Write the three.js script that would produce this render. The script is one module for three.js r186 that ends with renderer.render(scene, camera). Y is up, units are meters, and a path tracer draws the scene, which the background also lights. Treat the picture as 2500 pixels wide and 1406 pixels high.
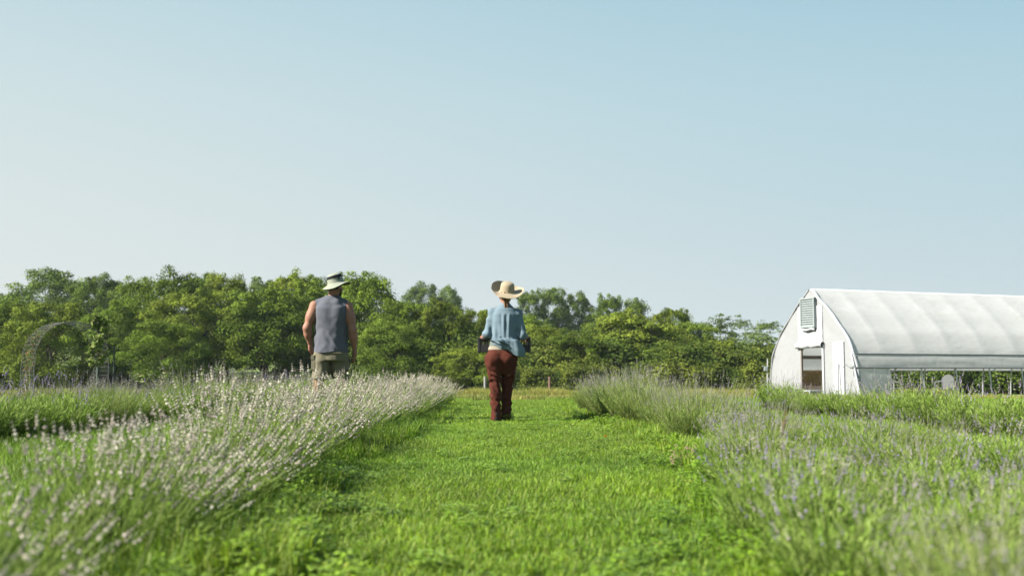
import * as THREE from 'three';
import { ImprovedNoise } from 'three/addons/math/ImprovedNoise.js';
import { mergeGeometries } from 'three/addons/utils/BufferGeometryUtils.js';
import { RoundedBoxGeometry } from 'three/addons/geometries/RoundedBoxGeometry.js';

// ---------------------------------------------------------------- camera, sky, sun, exposure
const scene = new THREE.Scene();
const EYE = 0.59, PITCH = 4.46 * Math.PI / 180, FOCAL = 2680;      // focal length in pixels of the 2500 x 1406 photograph
const camera = new THREE.PerspectiveCamera(29.39, 1024 / 575, 0.05, 3000);
camera.position.set(0, EYE, 0);
camera.rotation.set(PITCH, 0, 0);
camera.focus = 12.5;
camera.userData.fStop = 2.7;
const renderer = new THREE.WebGLRenderer({ antialias: true });
renderer.toneMapping = THREE.LinearToneMapping;
const EXPOSURE = 3.2;
renderer.toneMappingExposure = EXPOSURE;
renderer.shadowMap.enabled = true;
const SUN_AZ = 87 * Math.PI / 180, SUN_EL = 37 * Math.PI / 180;      // azimuth to the left of straight behind the camera's view axis
const sunDir = new THREE.Vector3(-Math.cos(SUN_EL) * Math.sin(SUN_AZ), Math.sin(SUN_EL), Math.cos(SUN_EL) * Math.cos(SUN_AZ));
{
  const W = 512, H = 256, data = new Float32Array(W * H * 4), d = new THREE.Vector3();
  const lin = (r, g, b) => new THREE.Color().setRGB(r / 255, g / 255, b / 255, THREE.SRGBColorSpace);
  // clear hazy morning sky: pale at the horizon, paler towards the sun, deepening to the zenith
  const stops = [[0, lin(202, 218, 221), lin(225, 230, 228)], [4, lin(197, 215, 221), lin(226, 231, 229)], [9, lin(184, 211, 221), lin(221, 230, 229)], [14, lin(175, 208, 221), lin(211, 226, 228)],
    [20, lin(158, 199, 217), lin(194, 218, 226)], [35, lin(120, 172, 203), lin(165, 203, 219)], [60, lin(84, 140, 186), lin(110, 160, 196)], [90, lin(66, 120, 172), lin(66, 120, 172)]];
  const c = new THREE.Color(), c2 = new THREE.Color();
  const sunFlat = new THREE.Vector3(sunDir.x, 0, sunDir.z).normalize();
  for (let j = 0; j < H; j++) for (let i = 0; i < W; i++) {
    const el = ((j + 0.5) / H - 0.5) * Math.PI, az = ((i + 0.5) / W - 0.5) * 2 * Math.PI;
    d.set(Math.cos(az) * Math.cos(el), Math.sin(el), Math.sin(az) * Math.cos(el));
    const deg = Math.max(0, el * 180 / Math.PI);
    let k = 0; while (k < stops.length - 2 && stops[k + 1][0] < deg) k++;
    let t = Math.min(1, Math.max(0, (deg - stops[k][0]) / (stops[k + 1][0] - stops[k][0])));
    const flat = (d.x * sunFlat.x + d.z * sunFlat.z) / Math.max(1e-4, Math.hypot(d.x, d.z));
    const near = THREE.MathUtils.smoothstep(flat, -0.8, 0.8);
    c.copy(stops[k][1]).lerp(stops[k + 1][1], t); c2.copy(stops[k][2]).lerp(stops[k + 1][2], t);
    c.lerp(c2, near);
    const dot = d.dot(sunDir), glow = 0.35 * Math.pow(Math.max(0, dot), 10);
    const o = (j * W + i) * 4;
    data[o] = (c.r + glow) / EXPOSURE; data[o + 1] = (c.g + glow * 0.97) / EXPOSURE; data[o + 2] = (c.b + glow * 0.9) / EXPOSURE; data[o + 3] = 1;
  }
  const sky = new THREE.DataTexture(data, W, H, THREE.RGBAFormat, THREE.FloatType);
  sky.mapping = THREE.EquirectangularReflectionMapping; sky.magFilter = THREE.LinearFilter; sky.needsUpdate = true;
  scene.background = sky; scene.environment = sky;
}
const sun = new THREE.DirectionalLight(new THREE.Color(1, 0.945, 0.85), 5);
sun.position.copy(sunDir).multiplyScalar(120); sun.castShadow = true; sun.shadow.radius = 1;
sun.shadow.mapSize.set(4096, 4096);
Object.assign(sun.shadow.camera, { left: -70, right: 70, top: 70, bottom: -70, near: 1, far: 320 });
sun.target.position.set(0, 0, -30); scene.add(sun, sun.target);
scene.fog = new THREE.FogExp2(new THREE.Color(0.80, 0.90, 1.0), 0.0002);

// ---------------------------------------------------------------- helpers
function rng(seed) { let s = seed | 0; return () => { s = (s + 0x6d2b79f5) | 0; let t = Math.imul(s ^ (s >>> 15), 1 | s); t = (t + Math.imul(t ^ (t >>> 7), 61 | t)) ^ t; return ((t ^ (t >>> 14)) >>> 0) / 4294967296; }; }
const lerp = (a, b, t) => a + (b - a) * t, clamp = (x, a = 0, b = 1) => Math.min(b, Math.max(a, x));
const sstep = (a, b, x) => { const t = clamp((x - a) / (b - a)); return t * t * (3 - 2 * t); };
const V = (x, y, z) => new THREE.Vector3(x, y, z);
const noise = new ImprovedNoise(), N = (x, y, z = 0) => noise.noise(x, y, z);
const names = new Map();
function numbered(name) { const n = names.get(name) ?? 0; names.set(name, n + 1); return n ? name + '_' + String(n).padStart(3, '0') : name; }
function tag(o, label, category, group, kind) { if (label) o.userData.label = label; if (category) o.userData.category = category; if (group) o.userData.group = group; if (kind) o.userData.kind = kind; return o; }
function base(name, pos, turn = 0) { const g = new THREE.Group(); g.name = numbered(name); g.position.copy(pos); g.rotation.y = turn; scene.add(g); return g; }
function put(name, geo, mat, parent = scene) { const m = new THREE.Mesh(geo, mat); m.name = parent === scene ? numbered(name) : name; m.castShadow = m.receiveShadow = true; parent.add(m); return m; }
function copyOf(o, name) { const c = o.clone(); c.name = numbered(name); c.userData = { ...o.userData }; scene.add(c); return c; }
// a point at a distance (metres along the ground) under a pixel of the photograph
function at(px, py, d) { const u = (px - 1250) / FOCAL, v = (703 - py) / FOCAL, s = d / (Math.cos(PITCH) - v * Math.sin(PITCH)); return V(u * s, EYE + (Math.sin(PITCH) + v * Math.cos(PITCH)) * s, -d); }
const PX = (d) => d / FOCAL;                                         // metres per photograph pixel at a distance

class MB {                                                           // collects faces and tubes for one mesh
  constructor() { this.p = []; this.n = []; this.c = []; this.i = []; this.uv = []; }
  v(x, y, z, c, nx = 0, ny = 1, nz = 0) { this.p.push(x, y, z); this.n.push(nx, ny, nz); if (c) this.c.push(c[0], c[1], c[2]); return this.p.length / 3 - 1; }
  tri(a, b, c) { this.i.push(a, b, c); }
  // a flat leaf-shaped rhombus, folded along its length
  leaf(o, dir, side, len, wid, c, fold = 0.25) {
    const nx = dir.y * side.z - dir.z * side.y, ny = dir.z * side.x - dir.x * side.z, nz = dir.x * side.y - dir.y * side.x, m = 0.55 * len, f = fold * wid;
    const a = this.v(o.x, o.y, o.z, c), b = this.v(o.x + dir.x * m + side.x * wid + nx * f, o.y + dir.y * m + side.y * wid + ny * f, o.z + dir.z * m + side.z * wid + nz * f, c);
    const e = this.v(o.x + dir.x * len, o.y + dir.y * len, o.z + dir.z * len, c), g = this.v(o.x + dir.x * m - side.x * wid + nx * f, o.y + dir.y * m - side.y * wid + ny * f, o.z + dir.z * m - side.z * wid + nz * f, c);
    this.i.push(a, b, e, a, e, g);
  }
  // a bent blade: ribbon along points with a width that narrows
  ribbon(pts, side, w0, w1, c0, c1) {
    let pa, pb; const n = pts.length;
    for (let k = 0; k < n; k++) {
      const t = k / (n - 1), w = lerp(w0, w1, t), q = pts[k], c = [lerp(c0[0], c1[0], t), lerp(c0[1], c1[1], t), lerp(c0[2], c1[2], t)];
      if (k === n - 1 && w1 <= 0) { const e = this.v(q.x, q.y, q.z, c); this.i.push(pa, pb, e); break; }
      const a = this.v(q.x - side.x * w, q.y - side.y * w, q.z - side.z * w, c), b = this.v(q.x + side.x * w, q.y + side.y * w, q.z + side.z * w, c);
      if (k) this.i.push(pa, pb, b, pa, b, a);
      pa = a; pb = b;
    }
  }
  tube(pts, r0, r1, sides, c) {
    const n = pts.length, rings = [], T = V(), A = V(), B = V();
    for (let k = 0; k < n; k++) {
      T.copy(pts[Math.min(n - 1, k + 1)]).sub(pts[Math.max(0, k - 1)]).normalize();
      A.set(Math.abs(T.y) > 0.9 ? 1 : 0, Math.abs(T.y) > 0.9 ? 0 : 1, 0).cross(T).normalize(); B.crossVectors(T, A);
      const r = typeof r0 === 'function' ? r0(k / (n - 1)) : lerp(r0, r1, k / (n - 1)), ring = [];
      for (let s = 0; s < sides; s++) { const a = s / sides * 2 * Math.PI, ca = Math.cos(a), sa = Math.sin(a), x = A.x * ca + B.x * sa, y = A.y * ca + B.y * sa, z = A.z * ca + B.z * sa; ring.push(this.v(pts[k].x + x * r, pts[k].y + y * r, pts[k].z + z * r, c, x, y, z)); }
      rings.push(ring);
    }
    for (let k = 0; k + 1 < n; k++) for (let s = 0; s < sides; s++) { const t = (s + 1) % sides; this.i.push(rings[k][s], rings[k][t], rings[k + 1][t], rings[k][s], rings[k + 1][t], rings[k + 1][s]); }
    for (const [ring, q, flip] of [[rings[0], pts[0], 1], [rings[n - 1], pts[n - 1], 0]]) { const m = this.v(q.x, q.y, q.z, c); for (let s = 0; s < sides; s++) { const t = (s + 1) % sides; flip ? this.i.push(m, ring[t], ring[s]) : this.i.push(m, ring[s], ring[t]); } }
  }
  blob(o, rx, ry, rz, c, up) {                                        // small eight-sided bud
    const k = []; for (const [x, y, z] of [[1, 0, 0], [-1, 0, 0], [0, 1, 0], [0, -1, 0], [0, 0, 1], [0, 0, -1]]) {
      if (up) { const s = up.s, t = up.t, d = up.d; k.push(this.v(o.x + s.x * x * rx + d.x * y * ry + t.x * z * rz, o.y + s.y * x * rx + d.y * y * ry + t.y * z * rz, o.z + s.z * x * rx + d.z * y * ry + t.z * z * rz, c)); }
      else k.push(this.v(o.x + x * rx, o.y + y * ry, o.z + z * rz, c)); }
    for (const [a, b, e] of [[0, 2, 4], [4, 2, 1], [1, 2, 5], [5, 2, 0], [4, 3, 0], [1, 3, 4], [5, 3, 1], [0, 3, 5]]) this.i.push(k[a], k[b], k[e]);
  }
  geo(flat = true) {
    const g = new THREE.BufferGeometry(); g.setAttribute('position', new THREE.BufferAttribute(new Float32Array(this.p), 3));
    if (!flat) g.setAttribute('normal', new THREE.BufferAttribute(new Float32Array(this.n), 3));
    if (this.c.length) g.setAttribute('color', new THREE.BufferAttribute(new Float32Array(this.c), 3));
    g.setIndex(this.i); return g;
  }
}
function box(w, h, d, x = 0, y = 0, z = 0, r = 0) { const g = r ? new RoundedBoxGeometry(w, h, d, 2, r) : new THREE.BoxGeometry(w, h, d); g.translate(x, y, z); return g; }
function pipe(points, r, seg = 24, sides = 8) { return new THREE.TubeGeometry(new THREE.CatmullRomCurve3(points, false, 'catmullrom', 0.5), seg, r, sides, false); }
function bar(a, b, r, sides = 8) { const g = new THREE.CylinderGeometry(r, r, a.distanceTo(b), sides); g.translate(0, a.distanceTo(b) / 2, 0); g.applyQuaternion(new THREE.Quaternion().setFromUnitVectors(V(0, 1, 0), b.clone().sub(a).normalize())); g.translate(a.x, a.y, a.z); return g; }
const rgb = (r, g, b) => new THREE.Color().setRGB(r, g, b);
function std(o) { return new THREE.MeshStandardMaterial({ roughness: 0.8, side: THREE.DoubleSide, ...o }); }
function thinMat(o) { return new THREE.MeshPhysicalMaterial({ roughness: 0.95, specularIntensity: 0.4, transmission: 0.4, thickness: 0, side: THREE.DoubleSide, ...o }); }
// a tileable noise picture; fn(value in -1..1 fields) -> [r, g, b] linear
function noiseTex(size, fn, srgb = true) {
  const d = new Uint8Array(size * size * 4), enc = (x) => Math.round(255 * clamp(x <= 0.0031308 ? 12.92 * x : 1.055 * Math.pow(x, 1 / 2.4) - 0.055));
  const per = (u, v, f, s) => { const x = u * f, y = v * f, a = N(x, y, s), b = N(x - f, y, s), c = N(x, y - f, s), e = N(x - f, y - f, s); return a * (1 - u) * (1 - v) + b * u * (1 - v) + c * (1 - u) * v + e * u * v; };
  for (let j = 0; j < size; j++) for (let i = 0; i < size; i++) { const u = i / size, v = j / size, q = fn((f, s) => per(u, v, f, s), u, v), o = (j * size + i) * 4; for (let k = 0; k < 3; k++) d[o + k] = srgb ? enc(q[k]) : Math.round(255 * clamp(q[k])); d[o + 3] = 255; }
  const t = new THREE.DataTexture(d, size, size, THREE.RGBAFormat); t.wrapS = t.wrapT = THREE.RepeatWrapping; t.magFilter = THREE.LinearFilter; if (srgb) t.colorSpace = THREE.SRGBColorSpace; t.needsUpdate = true; return t;
}
// a smooth surface round where f < 0 (naive surface nets), normals from the field
function surface(f, lo, hi, cell) {
  const nx = Math.ceil((hi.x - lo.x) / cell) + 1, ny = Math.ceil((hi.y - lo.y) / cell) + 1, nz = Math.ceil((hi.z - lo.z) / cell) + 1, val = new Float32Array(nx * ny * nz), id = (i, j, k) => (k * ny + j) * nx + i;
  for (let k = 0; k < nz; k++) for (let j = 0; j < ny; j++) for (let i = 0; i < nx; i++) val[id(i, j, k)] = f(lo.x + i * cell, lo.y + j * cell, lo.z + k * cell);
  const vert = new Int32Array(nx * ny * nz).fill(-1), P = [], I = [], E = [[0, 1], [2, 3], [4, 5], [6, 7], [0, 2], [1, 3], [4, 6], [5, 7], [0, 4], [1, 5], [2, 6], [3, 7]];
  for (let k = 0; k < nz - 1; k++) for (let j = 0; j < ny - 1; j++) for (let i = 0; i < nx - 1; i++) {
    const c = []; let m = 0; for (let q = 0; q < 8; q++) { const w = val[id(i + (q & 1), j + ((q >> 1) & 1), k + (q >> 2))]; c.push(w); if (w < 0) m |= 1 << q; }
    if (m === 0 || m === 255) continue;
    let x = 0, y = 0, z = 0, n = 0; for (const [a, b] of E) if ((c[a] < 0) !== (c[b] < 0)) { const t = c[a] / (c[a] - c[b]); x += lerp(a & 1, b & 1, t); y += lerp((a >> 1) & 1, (b >> 1) & 1, t); z += lerp(a >> 2, b >> 2, t); n++; }
    vert[id(i, j, k)] = P.length / 3; P.push(lo.x + (i + x / n) * cell, lo.y + (j + y / n) * cell, lo.z + (k + z / n) * cell);
  }
  const quad = (a, b, c, d, flip) => { if (a < 0 || b < 0 || c < 0 || d < 0) return; flip ? I.push(a, c, b, a, d, c) : I.push(a, b, c, a, c, d); };
  for (let k = 1; k < nz - 1; k++) for (let j = 1; j < ny - 1; j++) for (let i = 1; i < nx - 1; i++) {
    const s = val[id(i, j, k)] < 0;
    if (s !== val[id(i + 1, j, k)] < 0) quad(vert[id(i, j - 1, k - 1)], vert[id(i, j, k - 1)], vert[id(i, j, k)], vert[id(i, j - 1, k)], !s);
    if (s !== val[id(i, j + 1, k)] < 0) quad(vert[id(i - 1, j, k - 1)], vert[id(i - 1, j, k)], vert[id(i, j, k)], vert[id(i, j, k - 1)], !s);
    if (s !== val[id(i, j, k + 1)] < 0) quad(vert[id(i - 1, j - 1, k)], vert[id(i, j - 1, k)], vert[id(i, j, k)], vert[id(i - 1, j, k)], !s);
  }
  const nrm = new Float32Array(P.length), e = cell * 0.5;
  for (let q = 0; q < P.length; q += 3) { const x = P[q], y = P[q + 1], z = P[q + 2], a = f(x + e, y, z) - f(x - e, y, z), b = f(x, y + e, z) - f(x, y - e, z), c = f(x, y, z + e) - f(x, y, z - e), l = Math.hypot(a, b, c) || 1; nrm[q] = a / l; nrm[q + 1] = b / l; nrm[q + 2] = c / l; }
  const g = new THREE.BufferGeometry(); g.setAttribute('position', new THREE.BufferAttribute(new Float32Array(P), 3)); g.setAttribute('normal', new THREE.BufferAttribute(nrm, 3)); g.setIndex(I); return g;
}
// ---------------------------------------------------------------- ground
function ground(x, z) {
  const d = -z;
  let y = 0.02 * N(x * 0.35, z * 0.35, 3.1) * sstep(1, 4, Math.abs(x)) - 0.43 * sstep(20, 44, d) - 0.09 * sstep(46, 66, d);
  y += Math.max(0, d - 64) * 0.046 * sstep(4, -14, x + (d - 64) * 0.1) * (1 - sstep(150, 260, d) * 0.6);
  return y;
}
const grassFloorTex = noiseTex(512, (n) => { const a = n(8, 1), b = n(32, 2), c = n(96, 3), m = 0.75 + 0.5 * a + 0.35 * b + 0.5 * c, y = 0.5 + 0.7 * a + 0.3 * b; return [(0.095 + 0.035 * y) * m, 0.16 * m, 0.018 * m]; });
grassFloorTex.repeat.set(0.3, 0.3);
{
  const ds = []; for (let d = -6; d < 800;) { ds.push(d); d += d < 30 ? 0.5 : d < 120 ? 2.5 : 25; }
  const nx = 90, P = [], U = [], I = [];
  ds.forEach((d, j) => { for (let i = 0; i <= nx; i++) { const w = 22 + Math.max(0, d) * 1.3, x = (i / nx - 0.5) * 2 * w; P.push(x, ground(x, -d) - 0.004, -d); U.push(x, d); if (j && i) { const a = j * (nx + 1) + i, b = a - nx - 1; I.push(b - 1, b, a, b - 1, a, a - 1); } } });
  const g = new THREE.BufferGeometry(); g.setAttribute('position', new THREE.BufferAttribute(new Float32Array(P), 3)); g.setAttribute('uv', new THREE.BufferAttribute(new Float32Array(U), 2)); g.setIndex(I); g.computeVertexNormals();
  tag(put('ground', g, std({ map: grassFloorTex, roughness: 1, bumpMap: grassFloorTex, bumpScale: 0.02 })), 'rolling green field under the lavender rows, path and trees', 'ground', null, 'structure');
}

// ---------------------------------------------------------------- greenhouse
const GW = 5.41, GH = 4.28, GT = -68 * Math.PI / 180, GC = V(11.6, 0, -42.5);
GC.y = -0.42;
const gLocal = (x, y, s) => V(GC.x + 0.375 * x + 0.927 * s, GC.y + y, GC.z + 0.927 * x - 0.375 * s);
const PROFILE = [[1, 0], [0.99, 0.16], [0.965, 0.28], [0.91, 0.40], [0.835, 0.49], [0.725, 0.59], [0.59, 0.675], [0.43, 0.775], [0.25, 0.872], [0.1, 0.952], [0, 1]];
const profCurve = new THREE.CatmullRomCurve3(PROFILE.map(([a, b]) => V(a * GW / 2, b * GH, 0)), false, 'catmullrom', 0.5);
const profPts = profCurve.getPoints(40);                              // from the base up to the ridge
function profX(y) { for (let k = 1; k < profPts.length; k++) if (profPts[k].y >= y) { const a = profPts[k - 1], b = profPts[k]; return lerp(a.x, b.x, (y - a.y) / (b.y - a.y)); } return 0; }
const creaseTex = noiseTex(512, (n) => { const a = n(5, 7), b = n(14, 8), c = 1 - Math.abs(n(9, 9) * 2), v = 0.5 + 0.35 * a + 0.2 * b + 0.25 * c * c; return [v, v, v]; }, false);
const filmTex = noiseTex(512, (n, u, v) => { const a = n(4, 11), b = n(20, 12), e = Math.max(0, n(7, 15) + 0.4 * n(26, 16)), m = 0.95 + 0.07 * a + 0.04 * b - 0.10 * e; return [m * 0.98, m * 0.972, m * (0.955 - 0.05 * e)]; });
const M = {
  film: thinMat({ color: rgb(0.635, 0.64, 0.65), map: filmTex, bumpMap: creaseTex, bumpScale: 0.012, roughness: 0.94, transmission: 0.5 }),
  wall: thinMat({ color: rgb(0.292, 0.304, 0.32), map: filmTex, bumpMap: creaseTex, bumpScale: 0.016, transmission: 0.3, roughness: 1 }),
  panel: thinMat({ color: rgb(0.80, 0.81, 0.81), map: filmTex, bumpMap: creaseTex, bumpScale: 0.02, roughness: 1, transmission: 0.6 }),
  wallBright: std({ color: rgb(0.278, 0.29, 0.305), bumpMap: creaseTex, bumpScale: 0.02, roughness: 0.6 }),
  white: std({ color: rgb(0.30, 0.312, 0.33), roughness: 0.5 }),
  galv: std({ color: rgb(0.42, 0.43, 0.42), roughness: 0.45, metalness: 0.6 }),
  darkPipe: std({ color: rgb(0.10, 0.11, 0.11), roughness: 0.6 }),
  slat: std({ color: rgb(0.19, 0.22, 0.222), roughness: 0.5 }),
  ventDark: std({ color: rgb(0.06, 0.08, 0.08), roughness: 0.7 }),
  wood: std({ color: rgb(0.13, 0.105, 0.085), roughness: 0.85 }),
};
const uvScale = (g, k) => { const u = g.attributes.uv; if (u) for (let i = 0; i < u.count; i++) u.setXY(i, u.getX(i) * k, u.getY(i) * k); return g; };
{
  const L = 20, g = base('greenhouse', GC, GT);
  tag(g, 'white plastic hoop greenhouse with open side and slatted gable vent', 'greenhouse');
  const hoopS = [0.03, 1.33]; for (let s = 2.98; s < L; s += 1.66) hoopS.push(s);
  // end wall with a doorway
  const D0 = -0.70, D1 = 0.68, DH = 2.07, sh = new THREE.Shape();
  const lowRight = profPts, lx = profPts.map((p) => V(-p.x, p.y, 0));
  sh.moveTo(D1, 0); sh.lineTo(lowRight[0].x, 0); for (const p of lowRight.slice(1)) sh.lineTo(p.x, p.y); for (const p of lx.slice(0, -1).reverse()) sh.lineTo(p.x, p.y); sh.lineTo(D0, 0); sh.lineTo(D0, DH); sh.lineTo(D1, DH); sh.closePath();
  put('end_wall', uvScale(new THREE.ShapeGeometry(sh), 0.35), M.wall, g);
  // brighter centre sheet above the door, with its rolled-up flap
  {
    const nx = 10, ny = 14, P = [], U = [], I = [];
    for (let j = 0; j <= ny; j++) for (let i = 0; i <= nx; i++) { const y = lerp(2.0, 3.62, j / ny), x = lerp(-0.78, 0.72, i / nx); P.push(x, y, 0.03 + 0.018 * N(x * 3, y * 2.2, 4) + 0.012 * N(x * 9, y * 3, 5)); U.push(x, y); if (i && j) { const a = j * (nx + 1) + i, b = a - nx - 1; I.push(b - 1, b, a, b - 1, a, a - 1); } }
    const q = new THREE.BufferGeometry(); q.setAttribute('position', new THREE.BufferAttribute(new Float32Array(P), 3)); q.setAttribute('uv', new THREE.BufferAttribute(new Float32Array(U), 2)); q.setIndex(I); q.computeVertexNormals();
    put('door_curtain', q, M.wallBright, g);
    const pts = []; for (let i = 0; i <= 8; i++) { const t = i / 8; pts.push(V(lerp(-0.86, 0.8, t), 2.08 + 0.05 * t + 0.02 * Math.sin(i * 2.1), 0.11 + 0.02 * Math.sin(i * 3.3))); }
    const roll = pipe(pts, 0.11, 30, 10); roll.scale(1, 1, 0.8);
    put('curtain_roll', roll, M.wallBright, g);
  }
  // louvred vent
  {
    const v = new THREE.Group(); v.name = 'gable_vent'; g.add(v); v.position.set(-0.05, 2.83, 0.06);
    put('vent_backing', box(0.78, 1.06, 0.04, 0, 0.53, 0.0), M.ventDark, v);
    for (const [w, h, x, y] of [[0.06, 1.16, -0.41, 0.53], [0.06, 1.16, 0.41, 0.53], [0.76, 0.06, 0, -0.02], [0.76, 0.06, 0, 1.08]]) put('vent_frame', box(w, h, 0.12, x, y, 0.04, 0.01), M.slat, v);
    const sg = box(0.76, 0.105, 0.016); sg.rotateX(-0.75);
    for (let i = 0; i < 12; i++) { const m = put('slat', sg, M.slat, v); m.position.set(0, 0.05 + i * 0.087, 0.05); }
    put('vent_sill', pipe([V(-0.4, -0.1, 0.03), V(-0.1, -0.14, 0.05), V(0.2, -0.1, 0.05), V(0.4, -0.13, 0.03)], 0.05, 16, 7), M.wallBright, v);
  }
  // door frame posts
  put('door_post', box(0.05, 2.05, 0.07, D0 + 0.025, 1.025, -0.04), M.wood, g);
  put('door_post', box(0.1, 2.14, 0.05, D1 + 0.05, 1.07, 0.03), M.white, g);
  // the closed white side door
  { const d = put('door', box(0.62, 2.16, 0.05, 1.64, 1.12, 0.035, 0.012), M.white, g); put('door_trim', box(0.03, 2.2, 0.03, 1.315, 1.12, 0.02), M.slat, d); }
  // long thickened plastic edge up the near side of the gable, and the thin far one
  for (const s of [1, -1]) {
    const pts = profPts.filter((p, k) => k % 3 === 0).map((p, k) => V(s * (p.x + 0.02), p.y + 0.02 + (s > 0 ? 0.012 * Math.sin(k * 2.7) : 0), 0.02 + 0.02 * Math.sin(k * 1.9)));
    put('gable_edging', pipe(pts, s > 0 ? 0.065 : 0.035, 70, 8), s > 0 ? M.wallBright : M.wall, g);
  }
  // film over the hoops, from near eave over the ridge to far eave
  const EAVE = 1.73, ring = [];
  for (const p of profPts) if (p.y >= EAVE) ring.push(V(p.x, p.y, 0));
  ring.unshift(V(profX(EAVE), EAVE, 0));
  const around = [...ring, ...ring.slice(0, -1).reverse().map((p) => V(-p.x, p.y, 0))];
  {
    const ss = []; for (let k = 0; k + 1 <= hoopS.length; k++) { const a = hoopS[k], b = hoopS[k + 1] ?? L; for (let q = 0; q < 10; q++) ss.push([lerp(a, b, q / 10), q / 10]); }
    ss.push([L, 0]);
    const P = [], U = [], I = [], m = around.length;
    ss.forEach(([s, t], j) => around.forEach((p, i) => {
      const sag = -0.035 * Math.pow(Math.sin(Math.PI * t), 0.7) * (0.35 + 0.65 * Math.abs(Math.sin(2 * Math.PI * i / (m - 1)))), wr = 0.006 * N(s * 1.4, i * 0.25, 2), a = around[Math.max(0, i - 1)], b = around[Math.min(m - 1, i + 1)], tx = b.x - a.x, ty = b.y - a.y, l = Math.hypot(tx, ty), nx = ty / l * -1, ny = tx / l;
      const out = nx * p.x + ny * (p.y - 1.5) > 0 ? 1 : -1;
      P.push(p.x + out * nx * (sag + wr + 0.035), p.y + out * ny * (sag + wr + 0.035), -s); U.push(s * 0.2, i * 0.05);
      if (i && j) { const c = j * m + i, d = c - m; I.push(d - 1, d, c, d - 1, c, c - 1); }
    }));
    const q = new THREE.BufferGeometry(); q.setAttribute('position', new THREE.BufferAttribute(new Float32Array(P), 3)); q.setAttribute('uv', new THREE.BufferAttribute(new Float32Array(U), 2)); q.setIndex(I); q.computeVertexNormals();
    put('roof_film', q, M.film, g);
  }
  // hoops, each bent pipe down to the ground on both sides
  const hoopPts = [...profPts.filter((p, k) => k % 2 === 0).map((p) => V(p.x, p.y, 0)), ...profPts.filter((p, k) => k % 2 === 0).slice(0, -1).reverse().map((p) => V(-p.x, p.y, 0))];
  const hoopGeo = pipe(hoopPts, 0.026, 60, 8);
  for (const s of hoopS) put('hoop', hoopGeo, M.galv, g).position.z = -s;
  put('ridge_pipe', bar(V(0, GH - 0.07, 0), V(0, GH - 0.07, -L), 0.025), M.galv, g);
  // rails, side curtains and the hip boards
  const ex = profX(EAVE);
  const side = (sgn, y0, y1, s0, s1, name, mat, bulge) => {
    const n = 60, mN = 8, P = [], U = [], I = [];
    for (let j = 0; j <= n; j++) for (let i = 0; i <= mN; i++) { const s = lerp(s0, s1, j / n), y = lerp(y0, y1, i / mN), x = profX(y) + 0.055 + bulge * Math.sin(Math.PI * i / mN) * (0.7 + 0.5 * N(s * 0.5, 2, 1)) + 0.02 * N(s * 0.6 + y * 2, y * 5, 7); P.push(sgn * x, y, -s); U.push(s * 0.3, y * 0.3); if (i && j) { const a = j * (mN + 1) + i, b = a - mN - 1; I.push(b - 1, b, a, b - 1, a, a - 1); } }
    const q = new THREE.BufferGeometry(); q.setAttribute('position', new THREE.BufferAttribute(new Float32Array(P), 3)); q.setAttribute('uv', new THREE.BufferAttribute(new Float32Array(U), 2)); q.setIndex(I); q.computeVertexNormals();
    return put(name, q, mat, g);
  };
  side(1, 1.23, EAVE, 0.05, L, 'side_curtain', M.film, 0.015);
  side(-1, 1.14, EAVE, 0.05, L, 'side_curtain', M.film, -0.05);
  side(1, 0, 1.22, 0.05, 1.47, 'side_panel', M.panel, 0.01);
  put('eave_rail', bar(V(ex + 0.06, EAVE, 0), V(ex + 0.06, EAVE, -L), 0.026), M.darkPipe, g);
  put('curtain_pipe', bar(V(profX(1.23) + 0.07, 1.225, 0.1), V(profX(1.23) + 0.07, 1.225, -L), 0.024), M.darkPipe, g);
  put('curtain_pipe', bar(V(-profX(1.14) - 0.05, 1.135, 0), V(-profX(1.14) - 0.05, 1.135, -L), 0.022), M.galv, g);
  put('hip_board', box(0.04, 0.14, L, -ex + 0.06, EAVE - 0.05, -L / 2), M.wood, g);
  // truss braces inside
  for (const [a, b] of [[V(-1.9, 2.5, -0.4), V(-2.4, 0.9, -0.5)], [V(-1.0, 2.45, -1.33), V(0.6, 1.9, -1.33)], [V(-0.2, 2.6, -1.33), V(-0.4, 1.7, -1.33)], [V(profX(0.3) - 0.05, 0.3, -0.4), V(profX(1.62) - 0.05, 1.62, -2.6)], [V(profX(0.3) - 0.05, 1.1, -6.4), V(profX(1.62) - 0.05, 1.62, -7.6)], [V(-profX(1.2), 1.35, -4.6), V(-1.3, 0.6, -5.4)]]) put('brace', bar(a, b, 0.018), M.galv, g);
  // crank of the roll-up side
  { const c = put('crank', mergeGeometries([bar(V(2.6, 1.22, 0.1), V(2.6, 1.22, 0.32), 0.018), bar(V(2.6, 1.22, 0.3), V(2.42, 1.34, 0.34), 0.016), bar(V(2.42, 1.34, 0.34), V(2.42, 1.24, 0.46), 0.016), box(0.1, 0.12, 0.08, 2.6, 1.23, 0.14)]), M.darkPipe, g); c.userData.label = 'dark hand crank of the roll-up side'; }
  put('guide_pole', bar(V(2.47, 1.75, 0.12), V(3.02, -0.02, 0.16), 0.035), M.white, g).userData.label = 'white leaning guide pole at the near corner';
  // thin stake in front of the side door, with the meter post at the far corner
}
tag(put('stake', bar(gLocal(1.78, -0.05, -0.2), gLocal(1.72, 1.38, -0.12), 0.018), M.darkPipe), 'thin dark stake standing before the white greenhouse door', 'stake');
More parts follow.
